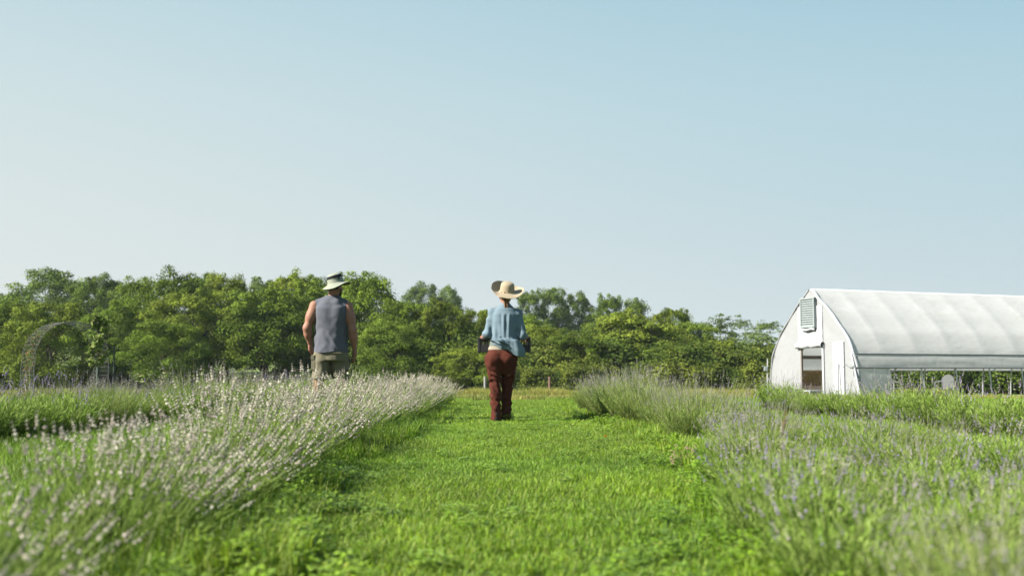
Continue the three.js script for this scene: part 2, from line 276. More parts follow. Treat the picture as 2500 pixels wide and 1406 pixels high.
{
  const p = base('pipe_post', at(1874, 960, 45.7).setY(ground(11, -45.7)));
  tag(p, 'grey metal post with a crank box at the far corner of the greenhouse', 'post');
  put('pole', bar(V(0, 0, 0), V(0.04, 1.62, 0), 0.028), M.galv, p);
  put('crank_box', box(0.16, 0.2, 0.12, -0.05, 1.22, 0.05, 0.02), M.slat, p);
  put('crank_arm', bar(V(-0.1, 1.3, 0.06), V(-0.2, 1.33, 0.1), 0.02), M.galv, p);
}
// hay bales inside the doorway
{
  const r = rng(5), strawMat = std({ vertexColors: true, roughness: 1 });
  const bale = (w, h, d, dark) => {
    const core = new RoundedBoxGeometry(w, h, d, 6, 0.05), pos = core.attributes.position, mb = new MB();
    for (let i = 0; i < pos.count; i++) { const x = pos.getX(i), y = pos.getY(i), z = pos.getZ(i), k = 1 + 0.06 * N(x * 7, y * 7, z * 7); pos.setXYZ(i, x * k, y * k, z * k); }
    for (let i = 0; i < pos.count; i += 3) { const s = 0.45 + 0.3 * r(); const t = dark ? 0.62 : 1; const c = [0.60 * s * t, 0.38 * s * t, 0.16 * s * t]; const a = [0, 1, 2].map((q) => mb.v(pos.getX(i + q), pos.getY(i + q), pos.getZ(i + q), c)); mb.tri(...a); }
    for (let i = 0; i < 2600; i++) {                                  // straws on all faces
      const f = r() * 3 | 0, sg = r() < 0.5 ? -1 : 1, q = V((r() - 0.5) * w, (r() - 0.5) * h, (r() - 0.5) * d); if (f === 0) q.x = sg * w / 2; else if (f === 1) q.y = sg * h / 2; else q.z = sg * d / 2;
      const dir = V(r() - 0.5, (r() - 0.5) * 0.7 - 0.1, r() - 0.5).normalize(), sd = V(r() - 0.5, r() - 0.5, r() - 0.5).cross(dir).normalize(), s = (0.55 + 0.7 * r()) * (dark ? 0.7 : 1);
      mb.leaf(q, dir, sd, 0.06 + 0.1 * r(), 0.0045, [0.72 * s, 0.48 * s, 0.21 * s]);
    }
    return mb.geo();
  };
  const lower = put('hay_bale', bale(1.05, 0.52, 0.9, false), strawMat); lower.position.copy(gLocal(-1.35, 0.26, 0.95)); lower.rotation.y = GT + 1.0;
  tag(lower, 'golden hay bale on the greenhouse floor, seen through the doorway', 'hay bale');
  const upper = put('hay_bale', bale(1.0, 0.58, 0.85, true), strawMat); upper.position.copy(gLocal(-1.42, 0.81, 0.98)); upper.rotation.y = GT + 0.92;
  tag(upper, 'darker brown hay bale stacked on top of the golden one', 'hay bale');
}
// small white table in the grass before the doorway
{
  const t = base('garden_table', at(1984, 960, 38.6).setY(ground(10.5, -38.6)), 0.5);
  tag(t, 'small low white plastic table in the grass before the greenhouse doorway', 'table');
  put('table_top', box(0.62, 0.05, 0.42, 0, 0.36, 0, 0.02), M.white, t);
  const leg = box(0.05, 0.34, 0.05, 0, 0.17, 0, 0.01); for (const x of [-0.26, 0.26]) for (const z of [-0.16, 0.16]) put('leg', leg, M.white, t).position.set(x, 0, z);
  put('apron', box(0.5, 0.12, 0.02, 0, 0.28, 0.16), M.slat, t);
}
// two white plastic armchairs facing each other across a low brown table
const chairWhite = std({ color: rgb(0.72, 0.72, 0.70), roughness: 0.5 });
function armchair(pos, turn, label) {
  const c = base('garden_armchair', pos, turn); tag(c, label, 'chair', 'white armchairs in the greenhouse');
  const back = new THREE.Shape(); back.moveTo(-0.2, 0); back.lineTo(-0.25, 0.25); back.quadraticCurveTo(-0.25, 0.46, -0.08, 0.52); back.quadraticCurveTo(0, 0.54, 0.08, 0.52); back.quadraticCurveTo(0.25, 0.46, 0.25, 0.25); back.lineTo(0.2, 0); back.closePath();
  const bg = new THREE.ExtrudeGeometry(back, { depth: 0.025, bevelEnabled: true, bevelSize: 0.008, bevelThickness: 0.008, bevelSegments: 2 }); bg.rotateX(-0.22); bg.translate(0, 0.4, -0.22);
  put('backrest', bg, chairWhite, c); put('seat', box(0.5, 0.035, 0.46, 0, 0.41, 0.02, 0.015), chairWhite, c);
  for (const s of [-1, 1]) { put('armrest', pipe([V(s * 0.25, 0.68, -0.28), V(s * 0.28, 0.66, -0.05), V(s * 0.29, 0.64, 0.17), V(s * 0.28, 0.55, 0.25), V(s * 0.26, 0.3, 0.26), V(s * 0.27, 0, 0.28)], 0.026, 28, 8), chairWhite, c); put('leg', bar(V(s * 0.21, 0.41, -0.19), V(s * 0.26, 0, -0.3), 0.026), chairWhite, c); }
  return c;
}
armchair(V(15.02, ground(15, -43) + 0.03, -43.2), Math.PI / 2 - 0.35, 'white plastic armchair half hidden behind the greenhouse side panel');
armchair(V(16.95, ground(17, -43) + 0.05, -43.1), -Math.PI / 2 + 0.75, 'white plastic armchair in the middle of the open greenhouse side');
{
  const t = base('low_table', V(15.98, ground(16, -43), -43.2), 0.15); tag(t, 'low dark brown wooden table between the two white armchairs', 'table');
  const pl = box(1.05, 0.035, 0.115, 0, 0, 0, 0.006), wd = std({ color: rgb(0.13, 0.075, 0.055), roughness: 0.8 });
  for (let i = 0; i < 4; i++) put('plank', pl, wd, t).position.set(0, 0.32, -0.18 + i * 0.12);
  const lg = box(0.07, 0.3, 0.07, 0, 0.15, 0); for (const x of [-0.45, 0.45]) for (const z of [-0.16, 0.16]) put('leg', lg, wd, t).position.set(x, 0, z);
  put('apron', box(0.86, 0.12, 0.03, 0, 0.235, 0.18), wd, t);
}
// ---------------------------------------------------------------- trees
const leafMat = thinMat({ color: rgb(0.78, 0.81, 0.60), vertexColors: true, transmission: 0.28, roughness: 0.9, specularIntensity: 0.15 });
const barkMat = new THREE.MeshPhysicalMaterial({ color: rgb(0.05, 0.042, 0.034), roughness: 1, specularIntensity: 0.1, bumpMap: creaseTex, bumpScale: 0.03 });
// kinds: crown outline, clump sizes and leaf colours
const KINDS = {
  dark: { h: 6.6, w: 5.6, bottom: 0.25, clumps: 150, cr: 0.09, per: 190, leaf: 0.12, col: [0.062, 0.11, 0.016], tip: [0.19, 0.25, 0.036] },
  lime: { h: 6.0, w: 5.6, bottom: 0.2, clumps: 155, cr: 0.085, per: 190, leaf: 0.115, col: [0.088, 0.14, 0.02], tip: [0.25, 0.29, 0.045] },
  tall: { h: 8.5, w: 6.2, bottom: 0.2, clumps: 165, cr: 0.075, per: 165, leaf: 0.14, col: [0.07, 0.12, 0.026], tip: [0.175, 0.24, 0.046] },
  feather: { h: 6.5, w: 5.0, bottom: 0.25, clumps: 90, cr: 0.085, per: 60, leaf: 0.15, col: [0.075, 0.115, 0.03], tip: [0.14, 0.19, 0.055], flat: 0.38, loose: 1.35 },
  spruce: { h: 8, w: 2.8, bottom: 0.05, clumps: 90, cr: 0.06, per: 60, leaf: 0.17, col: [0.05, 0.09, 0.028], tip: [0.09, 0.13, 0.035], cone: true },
};
function treeShape(kind, seed) {
  const K = KINDS[kind], r = rng(seed), mb = new MB(), tb = new MB(), gauss = () => r() + r() + r() - 1.5;
  const ph = r() * 6.28, lob = 0.16 + 0.12 * r(), skewX = (r() - 0.5) * 0.12 * K.w, centres = [];
  const tone = 0.78 + 0.42 * r();
  for (let q = 0; q < K.clumps; q++) {
    let u, rad; const th = r() * 6.283;
    if (K.cone) { u = Math.pow(r(), 0.8); rad = (1 - u) * K.w / 2; }
    else { u = r(); const bell = Math.pow(Math.sin(Math.PI * clamp(0.14 + 0.80 * Math.pow(u, 0.95))), 0.6); rad = bell * K.w / 2 * (1 + lob * Math.sin(th * 2 + ph + u * 3) + 0.14 * Math.sin(th * 5 + ph * 3 + u * 7)); }
    const k = Math.pow(r(), 0.42) * (r() < 0.12 ? 1.12 : 1);
    let y = K.h * (K.bottom + (1 - K.bottom) * u * 0.97) + gauss() * 0.03 * K.h;
    if (u > 0.75 && r() < 0.4) y += 0.05 * K.h * r();
    centres.push({ p: V(Math.cos(th) * rad * k + skewX * u, y, Math.sin(th) * rad * k), u, k });
  }
  if (!K.cone) for (let q = 0; q < 26; q++) { const b = centres[(r() * K.clumps) | 0]; if (b.u > 0.55) centres.push({ p: b.p.clone().add(V(gauss() * 0.03 * K.h, K.h * (0.03 + 0.06 * r()), gauss() * 0.03 * K.h)), u: 0.9, k: 1, small: 0.5 + 0.2 * r() }); }
  const o = V(), dir = V(), side = V(), nrm = V();
  for (const c of centres) {
    const cr = (c.small ?? 1) * K.h * K.cr * (0.65 + 0.75 * r()) * (0.8 + 0.4 * (1 - c.u)), flat = K.flat ?? 0.62, warm = r(), bright = tone * (0.72 + 0.5 * r()), n = Math.round(K.per * (c.small ? 0.45 : 1) * (0.6 + 0.8 * r()));
    const m = clamp(0.15 + 0.5 * c.k * (0.4 + 0.6 * c.u) + 0.35 * (warm - 0.5));  // yellower tips outside; inner, lower clumps darker, crown shade painted into leaf colour
    for (let q = 0; q < n; q++) {
      nrm.set(gauss(), gauss() * 0.9 + 0.25, gauss()).normalize();
      const rr = cr * (0.35 + 0.65 * Math.pow(r(), 0.5)) * (r() < 0.15 * (K.loose ?? 1) ? 1.35 : 1);
      o.set(c.p.x + nrm.x * rr, c.p.y + nrm.y * rr * flat - 0.12 * cr * (nrm.x * nrm.x + nrm.z * nrm.z), c.p.z + nrm.z * rr);
      nrm.x += gauss() * 1.1; nrm.y += gauss() * 0.9 + 0.35; nrm.z += gauss() * 1.1; nrm.normalize();
      dir.set(gauss(), gauss() - 0.35, gauss()).cross(nrm).normalize(); side.crossVectors(nrm, dir);
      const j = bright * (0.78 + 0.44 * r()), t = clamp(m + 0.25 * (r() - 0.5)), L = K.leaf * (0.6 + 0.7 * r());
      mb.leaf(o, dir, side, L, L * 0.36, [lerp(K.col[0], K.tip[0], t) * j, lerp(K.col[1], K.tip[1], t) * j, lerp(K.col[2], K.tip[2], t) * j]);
    }
  }
  // trunk, usually forked low, with limbs that reach into the clumps
  const forks = K.cone ? 1 : 1 + (r() * 2.6 | 0), tr = K.h * 0.017;
  const tops = [];
  for (let f = 0; f < forks; f++) {
    const a = r() * 6.28, out = forks > 1 ? K.h * (0.06 + 0.07 * r()) : K.h * 0.02, top = V(Math.cos(a) * out * 2 + skewX * 0.6, K.h * (K.cone ? 0.95 : 0.62 + 0.12 * r()), Math.sin(a) * out * 2);
    const pts = []; for (let k = 0; k <= 7; k++) { const t = k / 7; pts.push(V(top.x * Math.pow(t, 1.2) + 0.012 * K.h * gauss() * (k ? 1 : 0), top.y * t - (k ? 0 : 0.3), top.z * Math.pow(t, 1.2) + 0.012 * K.h * gauss() * (k ? 1 : 0))); }
    tb.tube(pts, (t) => tr * (forks > 1 ? 0.8 : 1.05) * (1.25 - t) * (t < 0.02 ? 1.25 : 1), 0, 7); tops.push(pts);
  }
  for (let q = 0; q < 22; q++) {
    const c = centres[(r() * centres.length) | 0].p, tk = tops[(r() * tops.length) | 0], s = tk[clamp(Math.round(7 * (0.2 + 0.7 * r() * c.y / K.h)), 1, 6)];
    if (c.y < s.y - 0.08 * K.h) continue;
    const mid = s.clone().lerp(c, 0.5); mid.y -= 0.04 * K.h * r(); mid.x += gauss() * 0.1;
    tb.tube([s, s.clone().lerp(mid, 0.5).add(V(0, 0.02, 0)), mid, c], tr * 0.42, tr * 0.08, 5);
  }
  return { crown: mb.geo(), trunk: tb.geo(false), h: K.h, w: K.w };
}
const TREES = {}; let treeSeed = 100;
for (const [k, n] of [['dark', 5], ['lime', 5], ['tall', 4], ['feather', 3], ['spruce', 1]]) TREES[k] = Array.from({ length: n }, () => treeShape(k, treeSeed++));
const treeUsed = {};
// [pixel column, pixel row of the top, width in pixels, distance, kind, label]: where each stands, then its true size at that distance
for (const [px, top, wpx, d, kind, label] of [
  [-60, 735, 190, 68, 'dark', 'dark tree cut by the left edge of the picture'],
  [15, 745, 150, 63, 'dark', 'dark green tree just left of the yellowish tree by the arch'],
  [115, 738, 180, 60, 'lime', 'yellowish green tree rising behind the mesh arch'],
  [128, 662, 190, 96, 'tall', 'tallest tree of the left group, its top above the mesh arch'],
  [30, 722, 150, 100, 'tall', 'tall tree at the far left behind the dark one'],
  [205, 690, 90, 93, 'tall', 'slender tree between the tallest left tree and its neighbour'],
  [250, 679, 115, 90, 'tall', 'tree with a broken top right of the tallest left one'],
  [285, 748, 140, 61, 'dark', 'mid green tree right behind the young staked tree'],
  [300, 712, 70, 84, 'feather', 'thin tree with sky showing through at the gap in the left skyline'],
  [345, 690, 120, 74, 'dark', 'tree right of the gap in the left skyline'],
  [430, 678, 170, 66, 'dark', 'broad dark tree second from the gap in the left skyline'],
  [395, 790, 150, 58, 'dark', 'low dark tree in front, above the pale leafy plant'],
  [470, 716, 180, 62, 'lime', 'bright green tree with a leaning dark trunk left of the man'],
  [505, 672, 120, 88, 'tall', 'pale tree top above the middle of the left tree line'],
  [560, 682, 150, 70, 'lime', 'yellowish tree third to the left of the man'],
  [640, 715, 190, 62, 'dark', 'dark tree with forked trunks standing on the open lawn'],
  [655, 688, 120, 80, 'tall', 'paler tree behind the fork-trunked one'],
  [715, 676, 150, 72, 'lime', 'tall light green tree just left of the man'],
  [755, 705, 140, 64, 'dark', 'dark tree directly behind the man'],
  [770, 680, 100, 86, 'tall', 'tree top showing just left of the man hat'],
  [905, 680, 160, 64, 'dark', 'dense dark tree just right of the man'],
  [850, 690, 120, 74, 'dark', 'tree behind the man right shoulder'],
  [985, 742, 150, 60, 'dark', 'lower dark tree in front of the hazy trees'],
  [950, 800, 150, 56, 'dark', 'small tree at the end of the pale lavender row'],
  [1035, 697, 105, 165, 'tall', 'hazy bluish tree far off between the two people'],
  [1092, 702, 70, 170, 'tall', 'narrow hazy tree beside the bluish one between the people'],
  [1088, 738, 135, 60, 'lime', 'yellow green tree left of the woman'],
  [1155, 757, 90, 62, 'lime', 'smaller yellow green tree touching the woman left arm'],
  [1140, 850, 120, 54, 'lime', 'low bushy tree above the grey fence post'],
  [1215, 770, 120, 66, 'dark', 'dark tree straight behind the woman'],
  [1287, 717, 80, 118, 'tall', 'tree top just right of the straw hat'],
  [1290, 775, 110, 70, 'dark', 'shaded dark tree right of the woman shoulder'],
  [1350, 708, 105, 120, 'tall', 'first tall hazy tree right of the woman'],
  [1408, 722, 90, 122, 'tall', 'second tall hazy tree right of the woman'],
  [1448, 772, 60, 125, 'tall', 'small hazy tree at the foot of the second tall one'],
  [1325, 800, 130, 60, 'lime', 'brownish green tree low between the woman and the big round tree'],
  [1400, 815, 130, 57, 'dark', 'small tree with a thin dark trunk right of the woman'],
  [1462, 742, 40, 95, 'spruce', 'little pointed conifer rising left of the big round tree'],
  [1495, 728, 85, 85, 'tall', 'tree top left above the big round tree'],
  [1550, 735, 90, 86, 'tall', 'tree top right above the big round tree'],
  [1520, 768, 230, 62, 'lime', 'big round yellow green tree between woman and greenhouse'],
  [1605, 790, 170, 64, 'lime', 'yellow green tree joined to the big round one'],
  [1637, 754, 64, 72, 'lime', 'small tufted tree top sticking up right of the big round tree'],
  [1690, 792, 130, 68, 'dark', 'dark tree where the skyline drops toward the greenhouse'],
  [1640, 850, 150, 57, 'dark', 'low dark tree above the tallest lavender stalks'],
  [1745, 835, 110, 60, 'lime', 'small light tree left of the greenhouse'],
  [1785, 776, 120, 98, 'feather', 'feathery open tree left of the greenhouse'],
  [1868, 790, 120, 94, 'feather', 'feathery tree right beside the greenhouse gable'],
  [1830, 822, 190, 82, 'feather', 'wide low feathery tree between the two open ones'],
  [1800, 860, 130, 62, 'lime', 'brownish low tree left of the grey metal post'],
  [1885, 868, 120, 60, 'dark', 'dark low tree right behind the grey metal post'],
  [2240, 870, 200, 66, 'dark', 'dark tree seen through the open greenhouse side at the chairs'],
  [2400, 868, 200, 70, 'dark', 'tree seen through the open greenhouse side at the right'],
  [2560, 875, 180, 68, 'lime', 'light tree behind the far end of the greenhouse'],
]) {
  const set = TREES[kind], n = treeUsed[kind] = (treeUsed[kind] ?? -1) + 1, s = set[n % set.length], p = at(px, top, d), g = ground(p.x, -d), h = (p.y - g), w = wpx * PX(d) * 1.3;
  const tr = base(kind === 'spruce' ? 'conifer_tree' : 'tree', V(p.x, g, -d), n * 2.399);
  tag(tr, label, 'tree');
  tr.scale.set(w / s.w, h / s.h * 1.0, Math.max(w / s.w, 0.75 * h / s.h));
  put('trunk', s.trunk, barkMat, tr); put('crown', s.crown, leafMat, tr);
}
// the undergrowth at the foot of the trees and a far wooded ridge: one mass each
{
  const bush = (seed, col, tip) => { const r = rng(seed), mb = new MB(), g = () => r() + r() + r() - 1.5, o = V(), dir = V(), side = V(), n = V(); for (let c = 0; c < 26; c++) { const p = V(g() * 0.9, 0.2 + 0.75 * r() * (1 - 0.2), g() * 0.6), cr = 0.2 + 0.2 * r(), b = 0.7 + 0.5 * r(), t0 = r(); for (let q = 0; q < 280; q++) { n.set(g(), g() + 0.2, g()).normalize(); o.copy(p).addScaledVector(n, cr * (0.4 + 0.6 * r())); n.x += g(); n.y += g() + 0.4; n.z += g(); n.normalize(); dir.set(g(), g(), g()).cross(n).normalize(); side.crossVectors(n, dir); const t = clamp(t0 + 0.3 * g()), j = b * (0.8 + 0.4 * r()), L = 0.04 + 0.035 * r(); mb.leaf(o, dir, side, L, L * 0.36, [0, 1, 2].map((k) => lerp(col[k], tip[k], t) * j)); } } return mb.geo(); };
  const mats = [[], [], []], r = rng(77), m4 = new THREE.Matrix4(), qt = new THREE.Quaternion(), sc = V(), add = (px, d, h, k) => { const p = at(px, 900, d); mats[k].push(m4.clone().compose(V(p.x, ground(p.x, -d) - 0.1, -d), qt.clone().setFromAxisAngle(V(0, 1, 0), r() * 6.28), sc.clone().set(h * (0.9 + 0.5 * r()), h, h))); };
  for (let px = 985; px < 1930; px += 16) { add(px + 14 * r(), 53.5 + 3 * r(), 0.9 + 1.0 * r(), r() < 0.6 ? 0 : 1); add(px + 14 * r(), 57 + 4 * r(), 1.6 + 1.6 * r(), r() < 0.6 ? 0 : 1); }
  for (let px = 2120; px < 2620; px += 20) { add(px + 16 * r(), 58 + 6 * r(), 1.7 + 1.2 * r(), 0); }
  for (let px = -40; px < 420; px += 26) add(px + 14 * r(), 62 + 5 * r(), 1.0 + 1.0 * r(), 0);
  for (const px of [470, 540, 610, 675]) add(px, 62 + 6 * r(), 0.8 + 0.5 * r(), r() < 0.6 ? 0 : 1);
  for (const px of [735, 750, 880, 900, 925, 950, 975]) add(px, 60 + 4 * r(), 1.1 + 0.6 * r(), 0);
  const gs = [bush(31, [0.048, 0.085, 0.014], [0.11, 0.155, 0.025]), bush(32, [0.075, 0.108, 0.02], [0.17, 0.195, 0.036])];
  gs.forEach((g, k) => { const im = new THREE.InstancedMesh(g, leafMat, mats[k].length); mats[k].forEach((m, i) => im.setMatrixAt(i, m)); im.name = numbered('undergrowth'); im.castShadow = im.receiveShadow = true; scene.add(tag(im, k ? 'yellowish bushes mixed through the undergrowth below the trees' : 'dark bushy undergrowth along the foot of the tree line', 'undergrowth', null, 'stuff')); });
  // far woods
  const far = []; for (let px = -200; px < 2800; px += 34) { const d = 230 + 40 * r(), p = at(px, 850, d), y = ground(p.x, -d); far.push(m4.clone().compose(V(p.x, y - 1, -d), qt.clone().setFromAxisAngle(V(0, 1, 0), r() * 6.28), sc.clone().set(7, (px > 1500 ? 8.5 : 9) + 2 * r(), 7))); }
  const im = new THREE.InstancedMesh(bush(33, [0.07, 0.11, 0.03], [0.13, 0.18, 0.045]), leafMat, far.length); far.forEach((m, i) => im.setMatrixAt(i, m)); im.name = 'far_woods'; scene.add(tag(im, 'low wooded ridge far behind the tree line', 'woods', null, 'stuff'));
}
// wire fence along the field edge
{
  const f = base('wire_fence', V(0, 0, 0)); tag(f, 'thin wire fence with grey posts at the field edge behind the woman', 'fence');
  const grey = std({ color: rgb(0.2, 0.195, 0.18), roughness: 0.9 }), rust = std({ color: rgb(0.12, 0.07, 0.05), roughness: 0.9 }), ps = [];
  [1024, 1184, 1342, 1500].forEach((px, i) => { const p = at(px, 960, 49); p.y = ground(p.x, p.z); ps.push(p); const m = put('post', new THREE.CylinderGeometry(0.055, 0.065, 0.95, 8).translate(0, 0.42, 0), i === 2 ? rust : grey, f); m.position.copy(p); });
  for (const h of [0.45, 0.8]) put('wire', pipe([at(960, 960, 49), ...ps, at(1620, 960, 49)].map((p) => V(p.x, ground(p.x, p.z) + h, p.z)), 0.0025, 30, 4), M.darkPipe, f);
}
// mesh garden arch with a few vines, and the young staked tree beside it
{
  const d = 30, k = PX(d), pc = at(157, 935, d), g0 = ground(pc.x, -d), a = base('garden_arch', V(pc.x, g0, -d), 0.7); tag(a, 'arched wire mesh garden trellis with dry vines at the left', 'trellis');
  const H = at(150, 787, d).y - g0, W = 0.98, D = 1.15, wire = std({ color: rgb(0.10, 0.10, 0.09), roughness: 0.8 });
  const arc = (z) => { const p = []; for (let i = 0; i <= 20; i++) { const t = i / 20 * Math.PI; p.push(V(-Math.cos(t) * W, t < 0.01 || t > 3.13 ? 0 : H * (0.42 + 0.58 * Math.pow(Math.sin(t), 0.75)), z)); } return p; };
  const geoArc = (z, r) => pipe(arc(z), r, 40, 5), strands = [];
  put('arch_bar', geoArc(-D / 2, 0.008), wire, a); put('arch_bar', geoArc(D / 2, 0.008), wire, a);
  for (let i = 1; i < 10; i++) strands.push(geoArc(-D / 2 + D * i / 10, 0.0032));
  const pts = new THREE.CatmullRomCurve3(arc(0), false, 'catmullrom', 0.5).getSpacedPoints(46); for (const p of pts) strands.push(bar(V(p.x, p.y, -D / 2), V(p.x, p.y, D / 2), 0.0032, 5));
  tag(put('wire_mesh', mergeGeometries(strands.map((s) => { const q = s.index ? s.toNonIndexed() : s; return q; })), wire, a), null, null, null, 'stuff');
  for (const [x, z] of [[-W, -D / 2], [-W, D / 2], [W, -D / 2], [W, D / 2]]) put('stake', bar(V(x, -0.1, z), V(x, 0.95, z), 0.015), std({ color: rgb(0.045, 0.055, 0.045) }), a);
  const r = rng(9), mb = new MB(); for (let q = 0; q < 420; q++) { const t = Math.pow(r(), 1.3) * 0.36, i = Math.min(45, t * 46 | 0), p = pts[i], dir = V(r() - 0.5, r() - 0.6, r() - 0.5).normalize(), sd = V(r() - 0.5, r() - 0.5, r() - 0.5).cross(dir).normalize(), dry = r() < 0.45, j = 0.7 + 0.5 * r(); mb.leaf(V(p.x + (r() - 0.5) * 0.16, p.y + (r() - 0.5) * 0.12, (r() - 0.5) * 0.5), dir, sd, 0.05 + 0.05 * r(), 0.02, dry ? [0.30 * j, 0.20 * j, 0.13 * j] : [0.08 * j, 0.13 * j, 0.03 * j]); }
  tag(put('vine', mb.geo(), leafMat, a), null, null, null, 'stuff');
}
{
  const d = 27, p = at(237, 935, d), y = ground(p.x, -d), t = base('young_tree', V(p.x, y, -d)); tag(t, 'young leafy tree with a sleeved trunk right of the mesh arch', 'tree');
  const H = at(237, 772, d).y - y, r = rng(15), mb = new MB(), tb = new MB();
  tb.tube([V(0.02, -0.1, 0), V(0.0, 0.5, 0), V(0.01, 1.0, 0), V(-0.02, 1.5, 0), V(0.02, H, 0)], 0.035, 0.01, 7);
  for (let b = 0; b < 17; b++) { const y0 = H * (0.38 + 0.56 * r()), an = r() * 6.28, l = 0.16 + 0.26 * r() * (1.2 - y0 / H), e = V(Math.cos(an) * l, y0 + 0.1 + 0.18 * r(), Math.sin(an) * l), s = V(0, y0, 0); tb.tube([s, s.clone().lerp(e, 0.5), e], 0.009, 0.003, 4); for (let q = 0; q < 58; q++) { const o = s.clone().lerp(e, 0.3 + 0.8 * r()).add(V((r() - 0.5) * 0.09, (r() - 0.5) * 0.09, (r() - 0.5) * 0.09)), dir = V(r() - 0.5, r() - 0.55, r() - 0.5).normalize(), sd = V(r() - 0.5, r() - 0.5, r() - 0.5).cross(dir).normalize(), j = 0.8 + 0.5 * r(), pale = r() < 0.25; mb.leaf(o, dir, sd, 0.085 + 0.04 * r(), 0.028, pale ? [0.3 * j, 0.32 * j, 0.17 * j] : [0.12 * j, 0.18 * j, 0.035 * j]); } }
  put('trunk', tb.geo(false), barkMat, t); put('crown', mb.geo(), leafMat, t);
  put('trunk_sleeve', new THREE.CylinderGeometry(0.04, 0.045, 0.95, 12).translate(0, 0.42, 0), std({ color: rgb(0.025, 0.045, 0.032), roughness: 0.8 }), t);
  put('stake', bar(V(0.42, -0.1, 0.05), V(0.4, 1.35, 0.05), 0.022), std({ color: rgb(0.025, 0.045, 0.03), roughness: 0.8 }), t);
}
// ---------------------------------------------------------------- lavender
const herbMat = thinMat({ color: rgb(0.76, 0.74, 0.66), vertexColors: true, transmission: 0.35, roughness: 0.9, specularIntensity: 0.2 });
const budMat = std({ color: rgb(0.76, 0.755, 0.745), vertexColors: true, roughness: 0.95 });
// looks: pale spent heads (left row by the path), purple-grey, green (few heads)
const LOOK = {
  pale: { stems: 300, spikes: 180, len: [0.42, 0.63], fan: 0.95, leanX: 0.34, up: 0.5, head: [0.032, 0.062], bud: 0.0074, col: [[0.41, 0.368, 0.305], [0.49, 0.45, 0.38], [0.31, 0.262, 0.235]], stalk: [0.22, 0.31, 0.085], leaf: [[0.15, 0.26, 0.035], [0.24, 0.33, 0.085]] },
  grey: { stems: 490, spikes: 125, len: [0.42, 0.66], fan: 0.8, leanX: -0.04, up: 0.75, head: [0.03, 0.06], bud: 0.0048, col: [[0.25, 0.222, 0.222], [0.31, 0.28, 0.275], [0.21, 0.185, 0.225]], stalk: [0.23, 0.28, 0.11], leaf: [[0.16, 0.25, 0.045], [0.25, 0.32, 0.1]] },
  green: { stems: 540, spikes: 58, len: [0.38, 0.58], fan: 0.8, leanX: 0, up: 0.8, head: [0.03, 0.06], bud: 0.0060, col: [[0.27, 0.23, 0.31], [0.22, 0.18, 0.33], [0.36, 0.31, 0.30]], stalk: [0.21, 0.26, 0.105], leaf: [[0.17, 0.285, 0.04], [0.27, 0.37, 0.1]], lw: 0.0036 },
};
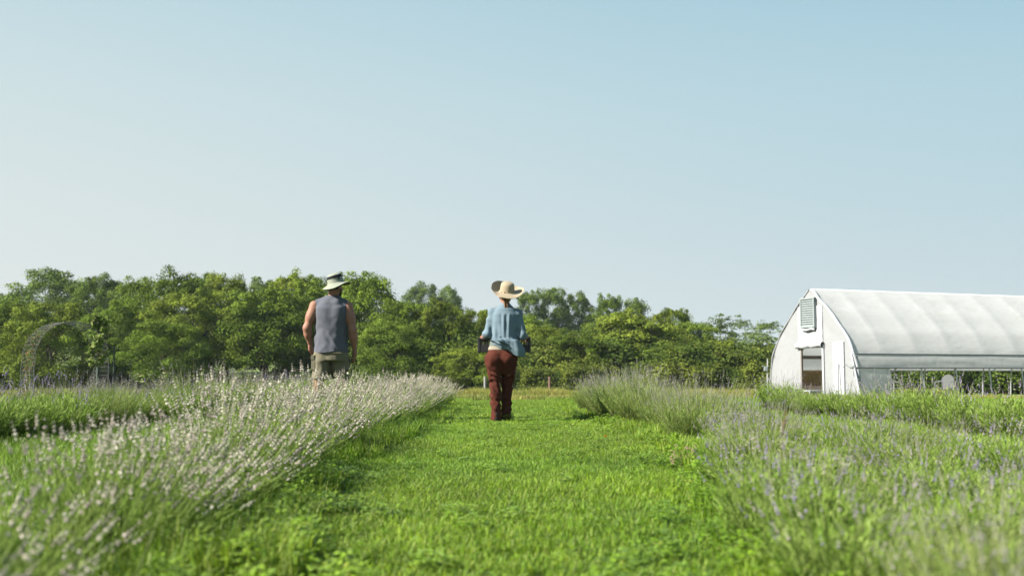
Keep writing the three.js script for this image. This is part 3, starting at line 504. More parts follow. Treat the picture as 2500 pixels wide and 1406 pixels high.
function lavender(look, seed) {
  const K = LOOK[look], r = rng(seed), fo = new MB(), fl = new MB(), g = () => r() + r() + r() - 1.5, dir = V(), side = V();
  const stemPts = (len, fan) => {
    const th = r() * 6.283, tilt = fan * Math.pow(r(), 0.6), b = V(Math.cos(th) * 0.13 * Math.sqrt(r()), 0, Math.sin(th) * 0.13 * Math.sqrt(r()));
    dir.set(Math.cos(th) * Math.sin(tilt) + K.leanX * (0.5 + r()), Math.cos(tilt), Math.sin(th) * Math.sin(tilt)).normalize();
    const pts = [b.clone()]; let p = b.clone(), d = dir.clone(); const n = 4;
    for (let k = 0; k < n; k++) { p = p.clone().addScaledVector(d, len / n); pts.push(p); d = d.clone(); d.y += 0.10 * K.up * (k < 3 ? 1 : 0.3); d.x += g() * 0.04; d.z += g() * 0.04; d.normalize(); }
    return { pts, d };
  };
  // leafy shoots of the mound
  for (let q = 0; q < K.stems; q++) {
    const { pts, d } = stemPts(lerp(K.len[0], K.len[1], r()) * 0.68, K.fan * 1.12), lc = K.leaf[r() < 0.5 ? 0 : 1], j = 0.75 + 0.5 * r(), c = lc.map((x) => x * j);
    side.set(g(), g() * 0.2, g()).cross(d).normalize(); fo.ribbon(pts, side, 0.0022, 0.001, c.map((x) => x * 0.8), c);
    for (let k = 0; k < 11; k++) {
      const t = 0.2 + 0.8 * (k / 10), f = t * 4, i = Math.min(3, f | 0), o = pts[i].clone().lerp(pts[i + 1], f - i), ld = d.clone().add(V(g() * 1.0, 0.15 + g() * 0.5, g() * 1.0)).normalize(), ls = V(g(), g(), g()).cross(ld).normalize(), m = j * (0.8 + 0.4 * r());
      fo.leaf(o, ld, ls, 0.032 + 0.025 * r(), K.lw ?? 0.0028, lc.map((x) => x * m), 0.1);
    }
  }
  // stalks with a flower head
  for (let q = 0; q < K.spikes; q++) {
    const { pts, d } = stemPts(lerp(K.len[0], K.len[1], r()), K.fan), j = 0.8 + 0.4 * r(), sc = K.stalk.map((x) => x * j);
    side.set(g(), g() * 0.2, g()).cross(d).normalize(); fo.ribbon(pts, side, 0.0013, 0.0011, sc, sc);
    const hl = lerp(K.head[0], K.head[1], r()), nb = Math.max(3, Math.round(hl / 0.012)), s = V(g(), g(), g()).cross(d).normalize(), t = V().crossVectors(d, s), up = { s, t, d }, base0 = pts[4], cc = K.col[(r() * K.col.length) | 0], gap = r() < 0.35;
    for (let k = 0; k < nb; k++) { if (gap && k === 1) continue; const f = k / (nb - 1), w = K.bud * (1.05 - 0.55 * f) * (0.75 + 0.5 * r()), m = 0.75 + 0.5 * r(), o = base0.clone().addScaledVector(d, (f - 0.35) * hl).addScaledVector(s, g() * 0.002); fl.blob(o, w, w * 0.95, w, cc.map((x) => x * m), up); if (K.bud > 0.006) { const a = r() * 6.28; fl.blob(o.clone().addScaledVector(s, Math.cos(a) * w * 0.8).addScaledVector(t, Math.sin(a) * w * 0.8), w * 0.6, w * 0.9, w * 0.6, cc.map((x) => x * m * 1.1), up); } }
  }
  // old wood and inner shoots, coloured very dark to paint shade at the foot
  const wo = new MB();
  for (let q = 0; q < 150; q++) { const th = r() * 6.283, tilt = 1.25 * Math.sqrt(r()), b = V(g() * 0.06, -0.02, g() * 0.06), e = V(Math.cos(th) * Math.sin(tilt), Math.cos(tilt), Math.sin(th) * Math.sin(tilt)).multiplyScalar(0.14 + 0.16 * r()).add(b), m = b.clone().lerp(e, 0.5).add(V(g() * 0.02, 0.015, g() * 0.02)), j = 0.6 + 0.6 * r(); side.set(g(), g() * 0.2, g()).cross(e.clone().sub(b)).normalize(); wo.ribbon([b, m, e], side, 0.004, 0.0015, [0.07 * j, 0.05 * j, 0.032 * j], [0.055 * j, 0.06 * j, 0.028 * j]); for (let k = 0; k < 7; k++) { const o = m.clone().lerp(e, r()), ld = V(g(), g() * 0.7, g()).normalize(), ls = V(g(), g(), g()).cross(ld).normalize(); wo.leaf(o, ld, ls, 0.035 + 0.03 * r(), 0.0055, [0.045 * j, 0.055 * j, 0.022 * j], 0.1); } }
  return { foliage: fo.geo(), bloom: fl.geo(), wood: wo.geo() };
}
const BUSH = { pale: [], grey: [], green: [] }; let bs = 500;
for (const k in BUSH) for (let i = 0; i < 6; i++) BUSH[k].push(lavender(k, bs++));
const protos = {};
function placeBush(look, i, x, z, turn, scale, hs, label, group) {
  const key = look + i; let o;
  if (!protos[key]) {
    o = base('lavender_bush', V(x, 0, z)); protos[key] = o;
    put('foliage', BUSH[look][i].foliage, herbMat, o); put('shade_toned_wood', BUSH[look][i].wood, herbMat, o).userData.kind = 'stuff'; put('bloom', BUSH[look][i].bloom, budMat, o);
    o.children[0].userData.kind = o.children[2].userData.kind = 'stuff';
  } else o = copyOf(protos[key], 'lavender_bush');
  tag(o, label, 'lavender', group);
  o.position.set(x, ground(x, z) - 0.01, z); o.rotation.y = turn; o.scale.set(scale, scale * hs, scale);
}
// [group, centre line x, from, to, step, jitter, look picker, size, shared label, label of the first, label of the last]
const ROWS = [
  ['pale lavender row left of the path', -1.58, 1.35, 20.2, 0.40, 0.16, () => 'pale', 0.98, 'pale spent lavender bush in the row left of the path', 'blurred pale lavender bush closest to the camera, left of the path', 'pale lavender bush that ends the left row, beside the open lawn'],
  ['green lavender row behind the pale row', -4.1, 6.8, 25, 0.55, 0.14, (r) => (r() < 0.8 ? 'green' : 'grey'), 1.1, 'green lavender bush in the row behind the pale row', null, 'green lavender bush that ends the second row on the left'],
  ['third lavender row on the left', -6.7, 12, 27, 0.62, 0.15, (r) => (r() < 0.5 ? 'green' : 'grey'), 0.76, 'lavender bush in the third row left of the path', null, null],
  ['lavender row right of the path', 1.62, 1.5, 17.2, 0.43, 0.16, (r, d) => (d > 9 ? 'grey' : r() < 0.72 ? 'green' : 'grey'), 0.93, 'grey green lavender bush in the row right of the path', 'blurred green lavender bush closest to the camera, right of the path', 'purple grey lavender bush that ends the row right of the path'],
  ['lavender row right of the path', 2.2, 2.0, 13, 0.6, 0.2, (r) => (r() < 0.8 ? 'green' : 'grey'), 0.72, 'green lavender bush outside the row right of the path', null, null],
  ['lavender row right of the path', 2.75, 2.6, 9.5, 0.6, 0.2, (r) => (r() < 0.85 ? 'green' : 'grey'), 0.62, 'small green lavender bush behind the row right of the path', null, null],
  ['second lavender row on the right', 4.15, 7, 17.5, 0.68, 0.12, (r) => (r() < 0.85 ? 'green' : 'grey'), 0.97, 'rounded green lavender bush, second row right of the path', null, 'green lavender bush that ends the second row on the right'],
];
{
  const r = rng(900);
  for (const [group, cx, d0, d1, step, jit, pick, size, label, first, last] of ROWS) {
    const n = Math.round((d1 - d0) / step), nth = (q) => (q === 2 ? 'second' : q === 3 ? 'third' : q + (q % 10 === 1 && q !== 11 ? 'st' : q % 10 === 2 && q !== 12 ? 'nd' : q % 10 === 3 && q !== 13 ? 'rd' : 'th'));
    for (let k = 0; k <= n; k++) {
      const d = d0 + k * (d1 - d0) / n + (r() - 0.5) * 0.12, look = pick(r, d), i = (r() * 6) | 0, own = k === 0 ? first : k === n ? last : null;
      if (cx === -1.58 && d < 4.5 && k > 0 && r() < 0.3) continue;
      const turn = look === 'pale' ? (r() - 0.5) * 1.1 : r() * 6.28;
      // the rows by the path draw in a little and grow lower towards the camera
      let x = cx, hs = 0.84 + 0.26 * r(), sz = size;
      if (cx === -1.58) { x = lerp(-1.12, -1.55, sstep(1.3, 7, d)); hs = 0.9 + 0.24 * r(); sz = lerp(0.80, 0.88, sstep(3, 11, d)); if (d < 5) hs *= 0.9; }
      if (cx === 2.75) x = lerp(2.1, 2.7, sstep(2, 9, d));
      if (cx === 2.2) { x = lerp(1.55, 2.15, sstep(2, 9, d)); sz = lerp(0.64, 0.78, sstep(7, 12, d)); }
      if (cx === 1.62 && d > 10.2 && d < 15.5 && r() < 0.5) hs *= 1.16;
      if (cx === 1.62) { hs *= 0.92 + 0.16 * r(); x = lerp(0.86, 1.62, sstep(1.8, 9, d)) - 0.24 * sstep(10, 16, d); sz = lerp(0.62, 0.92, sstep(7.5, 11.5, d)); }
      placeBush(look, i, x + (r() - 0.5) * 2 * jit, -d, turn, sz * (0.88 + 0.26 * r()), hs, own ?? label + ', ' + (n - k === 0 ? 'last at' : nth(n - k + 1) + ' from') + ' the far end', group);
    }
  }
}
// bare soil strips, toned dark to paint the shade beneath the rows
{
  let beds = 0; const shadeSoilTex = noiseTex(256, (n) => { const m = 0.8 + 0.5 * n(10, 3) + 0.5 * n(40, 4); return [0.05 * m, 0.036 * m, 0.023 * m]; }), soil = std({ map: shadeSoilTex, roughness: 1 });
  for (const [cx, d0, d1, w] of [[-4.1, 5.5, 25.5, 0.46], [4.15, 6, 18, 0.45], [-1.45, 1, 20.6, 0.3], [1.7, 1.2, 17.4, 0.35]]) { const P = [], U = [], I = []; let k = 0; for (let d = d0; d <= d1; d += 0.5, k++) { const e = 0.08 * N(d * 1.3, cx, 4); for (const s of [-1, 1]) { const x = cx + s * w + e; P.push(x, ground(x, -d) + 0.004, -d); U.push(x, d); } if (k) { const a = k * 2; I.push(a - 2, a - 1, a + 1, a - 2, a + 1, a); } } const g = new THREE.BufferGeometry(); g.setAttribute('position', new THREE.BufferAttribute(new Float32Array(P), 3)); g.setAttribute('uv', new THREE.BufferAttribute(new Float32Array(U), 2)); g.setIndex(I); g.computeVertexNormals(); tag(put('shade_toned_soil', g, soil), ['bare soil with painted shade under the second lavender row on the left', 'bare soil with painted shade under the second lavender row on the right', 'soil with painted shade under the pale lavender row left of the path', 'soil with painted shade under the lavender row right of the path'][beds++], 'soil', null, 'structure'); }
}
// ---------------------------------------------------------------- grass
const grassMat = thinMat({ color: rgb(0.80, 0.745, 0.58), vertexColors: true, transmission: 0.46, roughness: 0.55, specularIntensity: 0.4 });
const GREEN = [[0.21, 0.40, 0.010], [0.26, 0.47, 0.014], [0.32, 0.49, 0.025], [0.16, 0.34, 0.014], [0.36, 0.47, 0.12], [0.20, 0.40, 0.02], [0.27, 0.46, 0.02]], DRY = [[0.50, 0.44, 0.17], [0.42, 0.43, 0.11], [0.34, 0.43, 0.07], [0.28, 0.42, 0.045]];
function grassPatch(seed, size, n, h0, h1, w, pal, clover) {
  const r = rng(seed), mb = new MB(), g = () => r() + r() + r() - 1.5, side = V();
  for (let q = 0; q < n; q++) {
    const x = (r() - 0.5) * size * 1.06, z = (r() - 0.5) * size * 1.06, cl = 0.5 + 0.5 * N(x * 9, z * 9, seed), h = lerp(h0, h1, Math.pow(r(), 1.5)) * (0.5 + 1.0 * cl), th = r() * 6.283, bend = (0.15 + 0.75 * r()) * h, c = pal[(r() * pal.length) | 0], j = (0.5 + 0.75 * r()) * (0.8 + 0.4 * cl), c1 = c.map((v) => v * j), c0 = c1.map((v) => v * 0.85);
    side.set(-Math.sin(th), 0, Math.cos(th));
    const bx = Math.cos(th + g() * 0.8) * bend + 0.1 * h, bz = Math.sin(th + g() * 0.8) * bend;
    mb.ribbon([V(x, -0.01, z), V(x + bx * 0.25, h * 0.6, z + bz * 0.25), V(x + bx * 0.62, h * 0.9, z + bz * 0.62), V(x + bx * 1.05, h * (1.02 - 0.25 * r()), z + bz * 1.05)].slice(0, 4), side, w, 0, c0, c1);
  }
  for (let q = 0; q < clover; q++) {
    const x = (r() - 0.5) * size, z = (r() - 0.5) * size, h = h0 * (0.5 + 0.7 * r()), j = 0.8 + 0.4 * r(), c = [0.18 * j, 0.36 * j, 0.02 * j], a0 = r() * 6.28;
    for (let k = 0; k < 3; k++) { const a = a0 + k * 2.09, d = V(Math.cos(a), 0.15 + 0.3 * g(), Math.sin(a)).normalize(), s = V(-Math.sin(a), g() * 0.2, Math.cos(a)).normalize(); mb.leaf(V(x, h, z), d, s, 0.016, 0.0075, c, 0.1); }
  }
  return mb.geo();
}
function scatter(name, label, geos, spots) {
  geos.forEach((g, k) => {
    const mine = spots.filter((s, i) => i % geos.length === k), im = new THREE.InstancedMesh(g, grassMat, mine.length), m = new THREE.Matrix4(), q = new THREE.Quaternion(), c = new THREE.Color();
    mine.forEach((s, i) => { m.compose(V(s[0], ground(s[0], s[1]), s[1]), q.setFromAxisAngle(V(0, 1, 0), s[2]), V(1, s[3], 1)); im.setMatrixAt(i, m); im.setColorAt(i, c.setRGB(...s[4])); });
    im.name = numbered(name); im.castShadow = im.receiveShadow = true; scene.add(tag(im, label, 'grass', null, 'stuff'));
  });
}
{
  const r = rng(41), near = [], rough = [], mid = [], dry = [];
  const tint = (x, z) => { const a = N(x * 0.9, z * 0.9, 8) + 0.5 * N(x * 2.7, z * 2.7, 9), b = N(x * 0.5, z * 0.5, 12); return [1 + 0.34 * a + 0.12 * b, 1 + 0.28 * a, 1 + 0.35 * a + 0.5 * Math.max(0, b)]; };
  const bed = (x) => Math.abs(x + 4.1) < 0.42 || Math.abs(x - 4.15) < 0.4;
  const onPath = (x) => x > -1.25 && x < 1.2;
  for (let d = 2.1; d < 12; d += 0.34) { const w = 1.2 + d * 0.52; for (let x = -w; x < w; x += 0.34) { const xx = x + (r() - 0.5) * 0.1, zz = -d + (r() - 0.5) * 0.1, row = Math.abs(xx - lerp(-1.12, -1.55, sstep(1.3, 7, d))) < 0.5 || (xx > lerp(0.86, 1.62, sstep(1.8, 9, d)) - 0.2 && xx < 2.4); if (bed(xx)) continue; (onPath(xx) && !row ? near : rough).push([xx, zz, ((r() * 4) | 0) * 1.5708, (onPath(xx) && !row ? 0.9 : row ? 1.3 : 1.1) * (0.85 + 0.3 * r()) * (0.85 + 0.35 * N(xx * 0.8, zz * 0.8, 5)), tint(xx, zz)]); } }
  for (let d = 12; d < 31; d += 0.85) { const w = 2 + d * 0.53; for (let x = -w; x < w; x += 0.85) { const xx = x + (r() - 0.5) * 0.3, zz = -d + (r() - 0.5) * 0.3; if (bed(xx) && (xx < 0 || d < 18)) continue; mid.push([xx, zz, ((r() * 4) | 0) * 1.5708, (onPath(xx) ? 0.7 : 1.5) * (0.85 + 0.3 * r()), tint(xx, zz)]); } }
  for (let d = 26; d < 50; d += 1.15) { const w = 4 + d * 0.5; for (let x = -w; x < w; x += 1.15) { if (d < 31 && r() < 0.5) continue; const xx = x + (r() - 0.5) * 0.5, zz = -d + (r() - 0.5) * 0.4, lx = 0.375 * (xx - GC.x) + 0.927 * (zz - GC.z), ls = 0.927 * (xx - GC.x) - 0.375 * (zz - GC.z); if (Math.abs(lx) < GW / 2 + 0.3 && ls > -0.2 && ls < 20.5) continue; dry.push([xx, zz, ((r() * 4) | 0) * 1.5708, (0.9 + 0.4 * r()) * (d > 46 ? 2.2 : 1), tint(xx, zz)]); } }
  // broad-leaved weeds and clover tufts that spill over the edges of the path
  const tuft = (seed) => { const r2 = rng(seed), mb = new MB(), g = () => r2() + r2() + r2() - 1.5; for (let q = 0; q < 60; q++) { const x = g() * 0.07, z = g() * 0.07, h = 0.03 + 0.1 * r2() * (1 - Math.hypot(x, z) * 4), j = 0.7 + 0.6 * r2(), a0 = r2() * 6.28, c = r2() < 0.06 ? [0.30 * j, 0.36 * j, 0.05 * j] : [0.21 * j, 0.38 * j, 0.02 * j], big = 0.012 + 0.013 * r2(); for (let k = 0; k < 3; k++) { const a = a0 + k * 2.09, d2 = V(Math.cos(a), 0.2 + 0.5 * g(), Math.sin(a)).normalize(); mb.leaf(V(x, h, z), d2, V(-Math.sin(a), 0.3 * g(), Math.cos(a)).normalize(), big, big * 0.42, c, 0.15); } } return mb.geo(); };
  const tufts = []; for (let q = 0; q < 300; q++) { const d = 2.3 + 17 * Math.pow(r(), 1.3), left = r() < 0.72, e = Math.abs(r() + r() + r() - 1.5) * 0.55, x = left ? lerp(-0.62, -1.12, sstep(1.3, 7, d)) + e * (r() < 0.7 ? -0.5 : 0.6) : lerp(0.62, 1.15, sstep(1.8, 9, d)) + e * (r() < 0.7 ? 0.5 : -0.6); const w = q < 90 ? (r() - 0.5) * 1.9 : x; tufts.push([w, -d, r() * 6.28, (q < 90 ? 0.35 : 0.7) + 0.6 * r(), tint(w, -d)]); }
  scatter('clover', 'broad clover and weed leaves spilling over both edges of the path', [301, 302, 303].map(tuft), tufts);
  scatter('path_grass', 'short bright green mown grass of the path between the lavender rows', [1, 2, 3, 4].map((s) => grassPatch(s, 0.36, 2100, 0.022, 0.066, 0.0021, GREEN, 70)), near);
  scatter('rough_grass', 'longer grass and clover under and between the lavender rows', [5, 6, 7, 8].map((s) => grassPatch(s, 0.36, 1100, 0.05, 0.14, 0.0022, GREEN, 170)), rough);
  scatter('meadow_grass', 'green grass farther along the path and between the rows', [11, 12, 13].map((s) => grassPatch(s, 0.95, 3600, 0.02, 0.062, 0.0042, GREEN, 0)), mid);
  scatter('dry_grass', 'yellowish drying grass of the open field before the trees', [21, 22, 23].map((s) => grassPatch(s, 1.3, 2400, 0.05, 0.16, 0.006, DRY, 0)), dry);
}
// ---------------------------------------------------------------- people
const smin = (a, b, k) => { const h = Math.max(k - Math.abs(a - b), 0) / k; return Math.min(a, b) - h * h * k * 0.25; };
const smax = (a, b, k) => -smin(-a, -b, k);
function cone(a, b, r0, r1) { const bx = b[0] - a[0], by = b[1] - a[1], bz = b[2] - a[2], bb = bx * bx + by * by + bz * bz; return (x, y, z) => { const px = x - a[0], py = y - a[1], pz = z - a[2], h = clamp((px * bx + py * by + pz * bz) / bb); return Math.hypot(px - bx * h, py - by * h, pz - bz * h) - lerp(r0, r1, h); }; }
function ball(c, r) { return (x, y, z) => { const k = Math.hypot((x - c[0]) / r[0], (y - c[1]) / r[1], (z - c[2]) / r[2]); return (k - 1) * Math.min(r[0], r[1], r[2]); }; }
// rows [y, half width, half depth, centre x, centre z]
function profile(rows, cap = 0.02, square = 2) { return (x, y, z) => {
  let i = 0; while (i < rows.length - 2 && rows[i + 1][0] < y) i++; const p = rows[i], q = rows[i + 1], t0 = clamp((y - p[0]) / (q[0] - p[0])), t = t0 * t0 * (3 - 2 * t0) * 0.5 + t0 * 0.5, a = lerp(p[1], q[1], t), b = lerp(p[2], q[2], t), dx = (x - lerp(p[3], q[3], t)) / a, dz = (z - lerp(p[4], q[4], t)) / b;
  const k = square === 2 ? Math.hypot(dx, dz) : Math.pow(Math.pow(Math.abs(dx), square) + Math.pow(Math.abs(dz), square), 1 / square);
  return smax((k - 1) * Math.min(a, b), Math.max(y - rows[rows.length - 1][0], rows[0][0] - y), cap); }; }
function union(list, k) { return (x, y, z) => { let d = 1e9; for (const f of list) d = smin(d, f(x, y, z), k); return d; }; }
// a relaxed or gripping hand: wrist at w, pointing along d, palm facing along p, thumb on the side t
function hand(w, d, p, t, s, curl, spread = 1) {
  const A = (u, v, q) => [w[0] + (d[0] * u + t[0] * v + p[0] * q) * s, w[1] + (d[1] * u + t[1] * v + p[1] * q) * s, w[2] + (d[2] * u + t[2] * v + p[2] * q) * s];
  const palm = [cone(A(0, 0, 0), A(0.035, 0.004, 0), 0.026 * s, 0.030 * s)]; const parts = [];
  for (let f = 0; f < 4; f++) { const v = (0.030 - f * 0.020) * spread; palm.push(cone(A(0.01, v * 0.6, 0), A(0.082 - (f === 3 ? 0.01 : 0), v, 0.002), 0.015 * s, 0.0115 * s)); }
  const len = [0.068, 0.077, 0.071, 0.055];
  for (let f = 0; f < 4; f++) {
    const v = (0.030 - f * 0.020) * spread, L = len[f], c = curl * (1 + 0.12 * f); let u = 0.080 - (f === 3 ? 0.012 : 0), q = 0.002, a = c * 0.45, prev = A(u, v, q); const seg = [0.46, 0.30, 0.24], rr = [0.0100, 0.0092, 0.0082, 0.0070];
    for (let k = 0; k < 3; k++) { u += Math.cos(a) * L * seg[k]; q += Math.sin(a) * L * seg[k]; const nx = A(u, v * (1 - 0.05 * k), q); parts.push(cone(prev, nx, rr[k] * s, rr[k + 1] * s)); prev = nx; a += c * 0.85; }
  }
  parts.push(cone(A(0.018, 0.024, 0.004), A(0.048, 0.050, 0.018), 0.0145 * s, 0.0115 * s), cone(A(0.048, 0.050, 0.018), A(0.078, 0.054, 0.030 + 0.008 * curl), 0.0112 * s, 0.0090 * s), cone(A(0.078, 0.054, 0.030 + 0.008 * curl), A(0.100, 0.048, 0.040 + 0.014 * curl), 0.009 * s, 0.0072 * s));
  const pf = union(palm, 0.018), ff = (x, y, z) => { let m = 1e9; for (const g of parts) m = Math.min(m, g(x, y, z)); return m; };
  const field = (x, y, z) => smin(pf(x, y, z), ff(x, y, z), 0.007), lo = V(w[0], w[1], w[2]).addScalar(-0.19 * s), hi = V(w[0], w[1], w[2]).addScalar(0.19 * s);
  return surface(field, lo, hi, 0.004);
}
function headField(c, s) { // a face that looks along -z
  const at3 = (x, y, z) => [c[0] + x * s, c[1] + y * s, c[2] + z * s];
  const skull = ball(at3(0, 0.025, 0.012), [0.077 * s, 0.098 * s, 0.096 * s]), jaw = cone(at3(0, -0.045, -0.03), at3(0, -0.082, -0.062), 0.058 * s, 0.030 * s), brow = cone(at3(-0.034, 0.022, -0.077), at3(0.034, 0.022, -0.077), 0.012 * s, 0.012 * s), nose = cone(at3(0, 0.012, -0.088), at3(0, -0.026, -0.107), 0.009 * s, 0.0135 * s), cheekL = ball(at3(-0.04, -0.02, -0.062), [0.025 * s, 0.025 * s, 0.024 * s]), cheekR = ball(at3(0.04, -0.02, -0.062), [0.025 * s, 0.025 * s, 0.024 * s]), lip = cone(at3(-0.02, -0.052, -0.084), at3(0.02, -0.052, -0.084), 0.009 * s, 0.009 * s), earL = ball(at3(-0.078, -0.022, 0.012), [0.010 * s, 0.027 * s, 0.019 * s]), earR = ball(at3(0.078, -0.022, 0.012), [0.010 * s, 0.027 * s, 0.019 * s]);
  const eyes = [ball(at3(-0.031, 0.004, -0.088), [0.014 * s, 0.009 * s, 0.012 * s]), ball(at3(0.031, 0.004, -0.088), [0.014 * s, 0.009 * s, 0.012 * s])];
  return (x, y, z) => { let d = smin(skull(x, y, z), jaw(x, y, z), 0.05 * s); d = smin(d, cheekL(x, y, z), 0.025 * s); d = smin(d, cheekR(x, y, z), 0.025 * s); d = smin(d, brow(x, y, z), 0.015 * s); for (const e of eyes) d = smax(d, -e(x, y, z), 0.008 * s); d = smin(d, nose(x, y, z), 0.012 * s); d = smin(d, lip(x, y, z), 0.008 * s); d = smin(d, earL(x, y, z), 0.008 * s); return smin(d, earR(x, y, z), 0.008 * s); };
}
const strip = (g) => { g.deleteAttribute('uv'); return g; };
function turnField(f, c, ry, rx = 0, rz = 0) { const m = new THREE.Matrix4().makeRotationFromEuler(new THREE.Euler(rx, ry, rz)).invert().elements; return (x, y, z) => { const a = x - c[0], b = y - c[1], e = z - c[2]; return f(c[0] + m[0] * a + m[4] * b + m[8] * e, c[1] + m[1] * a + m[5] * b + m[9] * e, c[2] + m[2] * a + m[6] * b + m[10] * e); }; }
function lathed(rows, n, bend) { // rows [radius, height]; bend(angle, radius, height) -> [radius, height]
  const P = [], I = [], U = []; rows.forEach(([r, h], j) => { for (let i = 0; i <= n; i++) { const a = i / n * 2 * Math.PI, [r2, h2] = bend(a, r, h, j); P.push(Math.cos(a) * r2, h2, Math.sin(a) * r2); U.push(i / n * 6, j / rows.length * 3); if (j && i) { const k = j * (n + 1) + i, b = k - n - 1; I.push(b - 1, k, b, b - 1, k - 1, k); } } });
  const g = new THREE.BufferGeometry(); g.setAttribute('position', new THREE.BufferAttribute(new Float32Array(P), 3)); g.setAttribute('uv', new THREE.BufferAttribute(new Float32Array(U), 2)); g.setIndex(I); g.computeVertexNormals(); return g;
}
const clothTex = (a, b, c, k = 0.12) => noiseTex(256, (n) => { const m = 1 + k * (n(6, 3) + 0.6 * n(24, 4) + 0.5 * n(90, 5)); return [a * m, b * m, c * m]; });
const skinMat = new THREE.MeshPhysicalMaterial({ color: rgb(0.225, 0.112, 0.076), roughness: 0.6, specularIntensity: 0.4 });
const fold = (x, y, z, s = 1) => (Math.sin(y * 34 * s + 9 * N(x * 6, y * 4, z * 6 + 3) + x * 14) * 0.5 + N(x * 15, y * 11, z * 15)) ;

const cloth = (o) => new THREE.MeshPhysicalMaterial({ roughness: 1, specularIntensity: 0.12, side: THREE.DoubleSide, ...o });
